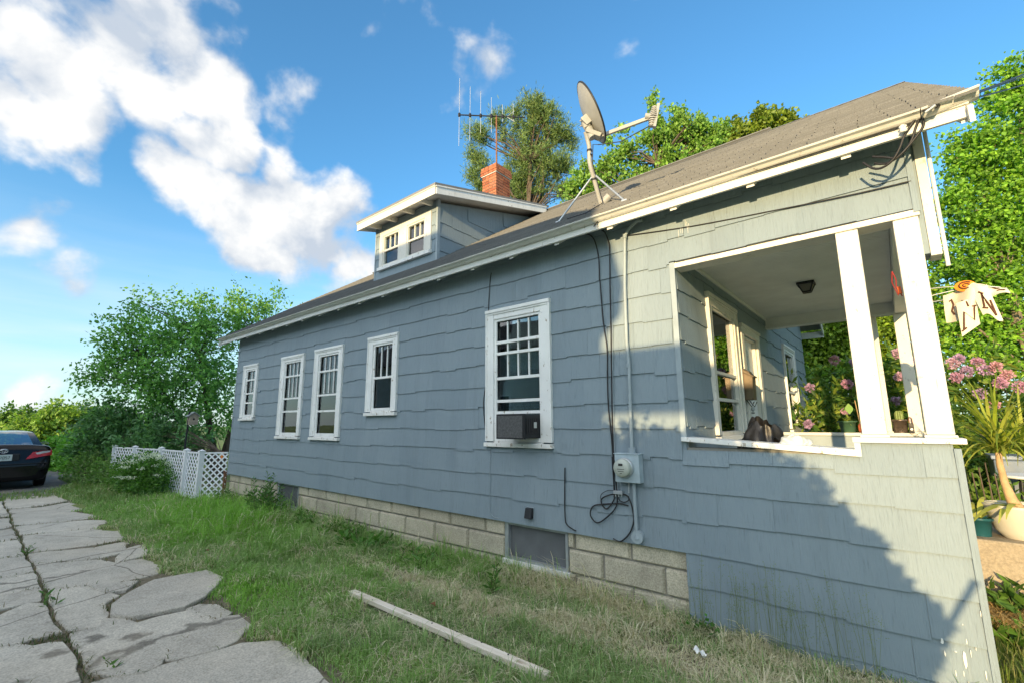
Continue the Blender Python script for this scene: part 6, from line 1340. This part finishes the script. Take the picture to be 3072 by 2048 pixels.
weed('broadleaf_weed', 'dark broad-leaved weeds along the middle of the foundation', (-5.7, -.28, 0), 18, .20, .55, .13, [(.075, .19, .035), (.10, .24, .04)], 85, .4)
weed('broadleaf_weed', 'small clover-like clump at the porch foundation corner', (-1.38, -.12, 0), 10, .16, .16, .05, [(.07, .22, .03)], 86, .8)
weed('broadleaf_weed', 'low green weeds under the short middle window', (-6.4, -.22, 0), 26, .24, .5, .10, [(.09, .21, .035), (.12, .26, .04)], 101, .35)
weed('broadleaf_weed', 'narrow weeds between the middle weeds and the near basement window', (-4.5, -.3, 0), 16, .22, .5, .10, [(.08, .20, .035), (.11, .25, .04)], 102, .22)
weed('crack_weed', 'small weed sprouting from the driveway joint beside the lifted slab', (-6.15, -3.22, -.03), 5, .20, .08, .07, WD, 87)
weed('crack_weed', 'tiny weed in the nearest driveway crack', (-4.32, -3.1, -.03), 4, .09, .05, .06, WD, 88)
weed('crack_weed', 'grassy tuft in the driveway joint farther up the drive', (-8.85, -3.19, -.03), 9, .14, .12, .07, WD, 89, .2)
# sunlit corner: step, pots and border plants
led = MB(); led.box(.31, 2.6, 1.38, 2.9, -.1, .672); lo = led.build('concrete_step', MT['ledge'], None, bevel=.012); lo.location = (.31, 1.38, 0); lo.data.transform(Matrix.Translation((-.31, -1.38, 0))); tag(lo, 'sunlit tan concrete landing beside the porch corner', 'step')
bp = thing('planter', (.67, 1.62, .673), 'large beige planter with a palm-like plant on the concrete landing', 'planter')
MB().lathe([(.12, 0), (.17, .06), (.215, .24), (.222, .26), (.205, .262), (.19, .23)], (.67, 1.62, .673), 36).build('pot', plain('beige_planter', (.55, .52, .45), .55, .07, 5, .1), bp)
MB().lathe([(.001, .235), (.195, .235)], (.67, 1.62, .673), 24, cap=False).build('soil', MT['floor'], bp)
sm_ = MB().tube([(.66, 1.60, .88), (.63, 1.58, .97), (.605, 1.56, 1.10), (.595, 1.55, 1.25), (.60, 1.55, 1.36)], [.05, .038, .026, .023, .02], 10).build('stem', plain('peeling_stem', (.42, .29, .16), .8, .3, 14, .6, 40), bp)
def straps(n, c, L, w, pal, seed, elev=(.2, 1.4), name='strap_leaf', root=None, az=(0, 6.28), droop=1.0):
    rg = np.random.default_rng(seed); Vs = []; Fs = []; Cs = []; k = 0
    for i in range(n):
        a = rg.uniform(*az); e = rg.uniform(*elev); l = L*rg.uniform(.6, 1.1); d = np.array([math.cos(a)*math.cos(e), math.sin(a)*math.cos(e), math.sin(e)]); p = np.array(c)+rg.normal(0, .02, 3); sd = unit(np.cross(d, [0, 0, 1.])+1e-6); t_ = tones(1, pal, rg)[0]; m = 7
        for j in range(m+1):
            u = j/m; ww = w*(.35+1.0*math.sin(math.pi*min(.93, u*.8+.15)))*(1-.75*u**3); Vs += [p+sd*ww/2+np.array([0, 0, ww*.2]), p-sd*ww/2+np.array([0, 0, ww*.2])]; Cs += [t_, t_]
            if j < m: Fs.append((k, k+1, k+3, k+2)); k += 2
            else: k += 2
            p = p+d*l/m; d = unit(d+np.array([0, 0, -.16*droop*(1+u)]))
    return link(name, arr_mesh(name, np.array(Vs)-np.array(rootloc(root)[:]), np.array(Fs), np.array(Cs)), MT['leaf'], root)
SP = [(.22, .29, .03), (.32, .38, .04), (.13, .20, .025), (.40, .42, .08)]
straps(110, (.60, 1.55, 1.36), .72, .017, SP, 91, (.15, 1.45), 'strap_leaf', bp)
straps(45, (.78, 1.75, 1.30), .78, .017, SP, 92, (.3, 1.4), 'strap_leaf', bp)
straps(5, (.66, 1.6, .93), .5, .035, [(.45, .48, .12)], 93, (.1, .5), 'strap_leaf', bp, (2.2, 4.4), .8)
tp_ = pot('flower_pot', 'dark teal plastic pot on the landing beside the porch corner', (.415, 1.56, .673), .078, .145, plain('teal_plastic', (.012, .07, .085), .35, .1, 5, 0))
straps(7, (.415, 1.56, .80), .34, .03, [(.42, .44, .10), (.30, .36, .06)], 94, (.5, 1.2), 'strap_leaf', tp_, (-.8, 1.6), 1.3)
sk = thing('garden_canes', (.5, 2.5, .67), 'thin dark plant canes standing behind the pots', 'canes')
for k in range(7): MB().tube([(.36+.05*k, 2.5, .66), (.34+.052*k, 2.52, 1.10+.05*(k % 3))], .006, 5).build('cane', MT['bark'], sk)
tbz = thing('patio_table', (1.25, 4.2, 0), 'small white-topped patio table among the plants behind the planter', 'table')
MB().lathe([(.34, 0), (.36, .01), (.36, .025), (.3, .03), (.001, .03)], (1.15, 4.0, .95), 30).build('top', MT['trim'], tbz)
for a in range(4): MB().tube([(1.15+.2*math.cos(a*1.57+.7), 4.0+.2*math.sin(a*1.57+.7), .95), (1.15+.3*math.cos(a*1.57+.7), 4.0+.3*math.sin(a*1.57+.7), 0)], .014, 6).build('leg', MT['blackmetal'], tbz)
bx_ = thing('storage_box', (1.3, 4.6, 0), 'blue-grey storage box behind the patio table', 'box'); MB().box(.85, 1.7, 4.4, 4.9, 0, 1.12).build('body', plain('blue_grey_plastic', (.12, .16, .22), .5), bx_, bevel=.02); MB().box(.83, 1.72, 4.38, 4.92, 1.121, 1.17).build('lid', plain('grey_blue_lid', (.18, .22, .28), .5), bx_, bevel=.01)
weed('border_weed', 'broad-leaved green weed against the concrete landing', (.52, 1.25, .12), 9, .42, .12, .15, [(.06, .13, .025), (.09, .18, .03)], 95, .36)
weed('border_weed', 'leafy weed at the bottom right beside the porch corner', (.47, 1.0, 0), 6, .26, .10, .14, [(.08, .18, .025)], 96, .36)
weed('border_weed', 'shaded leaves between the porch corner and the canes', (.6, 3.2, .3), 26, .9, .5, .12, [(.09, .17, .025), (.14, .22, .03)], 97, .5)
straps(16, (-.545, 3.79, 1.59), .13, .022, [(.30, .36, .06), (.20, .28, .04)], 98, (.3, 1.4), 'strap_leaf', pot_g)
MB().grid(lambda u, v: Vector((-.505+.045*(u-.5)*2*math.sin(math.pi*min(max(v, .05), .97)), 3.78, 1.70+.14*v)), 6, 8).build('broad_leaf', plain('broad_green_leaf', (.12, .26, .03), .5), pot_g)

# ---- grass
def blades(P, H, Wd, lean, col, az=None, rg=rng):
    n = len(P); a = rg.uniform(0, 2*math.pi, n) if az is None else az; d = np.stack([np.cos(a), np.sin(a), np.zeros(n)], 1); s = np.stack([-np.sin(a), np.cos(a), np.zeros(n)], 1)*Wd[:, None]/2
    H = H[:, None]; ln = lean[:, None]; up_ = np.array([0, 0, 1.])
    M_ = P+up_*H*.58+d*H*ln*.35; T = P+up_*H*(1-.35*np.clip(ln, 0, 1.6))+d*H*ln
    V = np.stack([P-s, P+s, M_-s*.75, M_+s*.75, T], 1).reshape(-1, 3); b = np.arange(n)*5
    F = np.concatenate([np.stack([b, b+1, b+3], 1), np.stack([b, b+3, b+2], 1), np.stack([b+2, b+3, b+4], 1)]); return V, F, np.repeat(col, 5, 0)
def in_slabs(x, y, grow=0.):
    r = np.zeros(x.shape, bool)
    for p in SLABS.values(): r |= inpoly(x, y, p)
    return r
def vnoise(x, y, s, seed):
    g = np.random.default_rng(seed).uniform(0, 1, (64, 64)); u = (x*s) % 63; v = (y*s) % 63; i = u.astype(int); j = v.astype(int); fu = u-i; fv = v-j; fu = fu*fu*(3-2*fu); fv = fv*fv*(3-2*fv)
    return (g[i, j]*(1-fu)+g[i+1, j]*fu)*(1-fv)+(g[i, j+1]*(1-fu)+g[i+1, j+1]*fu)*fv
def lawn():
    rg = np.random.default_rng(5); X = []; Y = []
    for x0, x1, dens in ((-2.2, .35, 5200), (-4.2, -2.2, 5200), (-6.5, -4.2, 4000), (-9, -6.5, 3000), (-12, -9, 2300), (-16.5, -12, 1700)):
        n = int((x1-x0)*2.5*dens); X.append(rg.uniform(x0, x1, n)); Y.append(rg.uniform(-2.5, .02, n))
    X = np.concatenate(X); Y = np.concatenate(Y)
    edge = -2.21+.05*np.sin(X*2.1)+.04*np.sin(X*5.3+1)+.05*np.sin(X*9.7)
    keep = ~in_slabs(X, Y) & (Y > edge-.03) & ~((X > -4.22) & (X < -1.89) & (Y < -1.31) & (Y > -1.43))
    n1 = vnoise(X+40, Y+40, 2.2, 1); n2 = vnoise(X+40, Y+40, 7, 2); n3 = vnoise(X+40, Y+40, .9, 3)
    dry = np.exp(-((Y+.70+.05*np.sin(X*1.3))/.15)**2)*(X > -6)*np.clip((X+6)/2, 0, 1)*1.15+np.exp(-((Y+.13)/.12)**2)*(X > -3.4)*.9+np.exp(-((X+1.2)/.4)**2-((Y+.45)/.25)**2)*.45
    dry = np.clip(dry*(.55+1.0*n2), 0, 1)+.55*(n1 > .55)*n2
    bare = (np.abs(Y-edge) < .10*n1+.03)
    keep &= ~(bare & (rg.uniform(0, 1, len(X)) < .45))
    lush = np.clip(np.exp(-((X+9.0)/2.6)**2-((Y+1.0)/.8)**2)*1.2+np.exp(-((X+5.2)/.6)**2-((Y+2.0)/.3)**2), 0, 1)
    wallside = np.exp(-((Y+.05)/.14)**2)*(X < -1.4)
    X, Y, dry, lush, wallside, n1, n2, n3 = [q[keep] for q in (X, Y, dry, lush, wallside, n1, n2, n3)]
    n = len(X); isdry = rg.uniform(0, 1, n) < np.clip(dry+.10, 0, .93)
    H = (.034+.045*rg.uniform(0, 1, n)**1.5+.04*n1)*(1+1.9*lush*(X < -6)+1.6*wallside*rg.uniform(0, 1.4, n)); H *= 1+1.3*np.clip((vnoise(X+40, Y+40, 11, 21)-.68)*5, 0, 1); H[isdry] *= .8
    dist = np.hypot(X, Y+4); Wd = np.clip(.0032+.0007*dist, .004, .013)*rg.uniform(.7, 1.3, n)
    lean = rg.uniform(.2, 1.3, n); lean[isdry] = rg.uniform(.7, 2.0, isdry.sum())
    g = tones(n, [(.22, .35, .12), (.26, .39, .135), (.18, .29, .10), (.34, .42, .19)], rg); lg = tones(n, [(.21, .42, .065), (.25, .47, .07)], rg)
    lu = np.clip(lush+.35*(n3 > .55), 0, 1)[:, None]; g = g*(1-lu)+lg*lu
    d_ = tones(n, [(.62, .55, .40), (.72, .66, .50), (.52, .45, .31), (.66, .62, .46)], rg); col = np.where(isdry[:, None], d_, g)
    P = np.stack([X, Y, hgt(X, Y)-.004], 1); V, F, C_ = blades(P, H, Wd, lean, col, rg=rg)
    o = link('lawn_grass', arr_mesh('lawn_grass', V, F, C_), MT['grass']); tag(o, 'patchy green and straw-coloured lawn between the drive and the house', 'grass', kind='stuff')
lawn()
def extra_grass(name, label, n, boxes, h, pal, seed, w=.006, lean=(.1, .8), z=None):
    rg = np.random.default_rng(seed); X = []; Y = []
    for (x0, x1, y0, y1, k) in boxes:
        m = int(n*k); X.append(rg.uniform(x0, x1, m)); Y.append(rg.uniform(y0, y1, m))
    X = np.concatenate(X); Y = np.concatenate(Y); P = np.stack([X, Y, hgt(X, Y)-.004 if z is None else np.full(len(X), z)], 1)
    V, F, C_ = blades(P, h*rg.uniform(.4, 1.1, len(X)), np.full(len(X), w)*rg.uniform(.7, 1.3, len(X)), rg.uniform(*lean, len(X)), tones(len(X), pal, rg), rg=rg)
    o = link(name, arr_mesh(name, V, F, C_), MT['grass']); return tag(o, label, 'grass', kind='stuff')
extra_grass('verge_grass', 'rough grass around the end of the drive and the fence foot', 14000, [(-17.5, -12, -2.0, -.6, .35), (-16.6, -15.2, -3.4, -2.0, .06), (-20, -15.5, -1.75, -.8, .3), (-26, -18, -1.4, 2, .3)], .16, [(.11, .23, .05), (.14, .28, .055), (.26, .27, .12)], 6, .012)
extra_grass('border_grass', 'sunlit grass at the foot of the porch corner', 5200, [(.28, 1.6, -.5, 1.36, 1.0)], .17, [(.10, .17, .025), (.15, .21, .03), (.28, .27, .10)], 7, .006)
extra_grass('straw_heap', 'heap of dry straw against the concrete landing', 1500, [(.33, .85, 1.05, 1.32, 1.0)], .17, [(.55, .38, .17), (.62, .45, .22), (.42, .27, .11)], 8, .006, (1.2, 2.6), .12)
# grass and moss in the joints of the drive
rg = np.random.default_rng(9); X = rg.uniform(-15, -3.2, 60000); Y = rg.uniform(-3.6, -2.2, 60000); ok = ~in_slabs(X, Y); X, Y = X[ok], Y[ok]; pr = vnoise(X+40, Y+40, 3.0, 6)+.35*(np.abs(Y-(-3.1-.15*(X+15)/11)) < .05); ok = rg.uniform(0, 1, len(X)) < np.clip((pr-.45)*1.8, 0.03, .8); X, Y = X[ok], Y[ok]
gj = tones(len(X), [(.05, .11, .025), (.09, .13, .04), (.22, .17, .10), (.16, .12, .08)], rg)
V, F, C_ = blades(np.stack([X, Y, np.full(len(X), -.02)], 1), .03+.05*rg.uniform(0, 1, len(X))**2, np.full(len(X), .007), rg.uniform(.3, 1.6, len(X)), gj, rg=rg)
tag(link('joint_grass', arr_mesh('joint_grass', V, F, C_), MT['grass']), 'grass and moss growing in the driveway cracks', 'grass', kind='stuff')
# seeding grass stalks along the porch apron
rg = np.random.default_rng(10); b = MB(); P = []
for k in range(80):
    x = rg.uniform(-1.45, -.25); y = -.06-rg.uniform(0, .22); h = rg.uniform(.25, .62); tx = x+rg.normal(0, .05); s = Vector((x, y, 0)); t_ = Vector((tx, y+rg.normal(0, .03), h)); b.tube([s, s.lerp(t_, .5), t_], [.0016, .0013, .0007], 4, False)
    for j in range(26):
        u = rg.uniform(.62, 1); c = s.lerp(t_, u); r = .045*(1-u)+.008; P.append((c.x+rg.normal(0, r), c.y+rg.normal(0, r), c.z+rg.normal(0, .01)))
sg = b.build('seeding_grass', plain('grass_stalk', (.13, .17, .06), .8, .2), None); tag(sg, 'tall seeding grass stalks in front of the porch apron', 'grass', kind='stuff')
P = np.array(P); V, F, col = leaf_arrays(P, rg.normal(size=P.shape)+np.array([0, 0, .8]), rg.uniform(.008, .014, len(P)), .35, tones(len(P), [(.13, .19, .07), (.17, .22, .09)], rg)); link('seed_heads', arr_mesh('seed_heads', V, F, col), MT['grass'], sg)
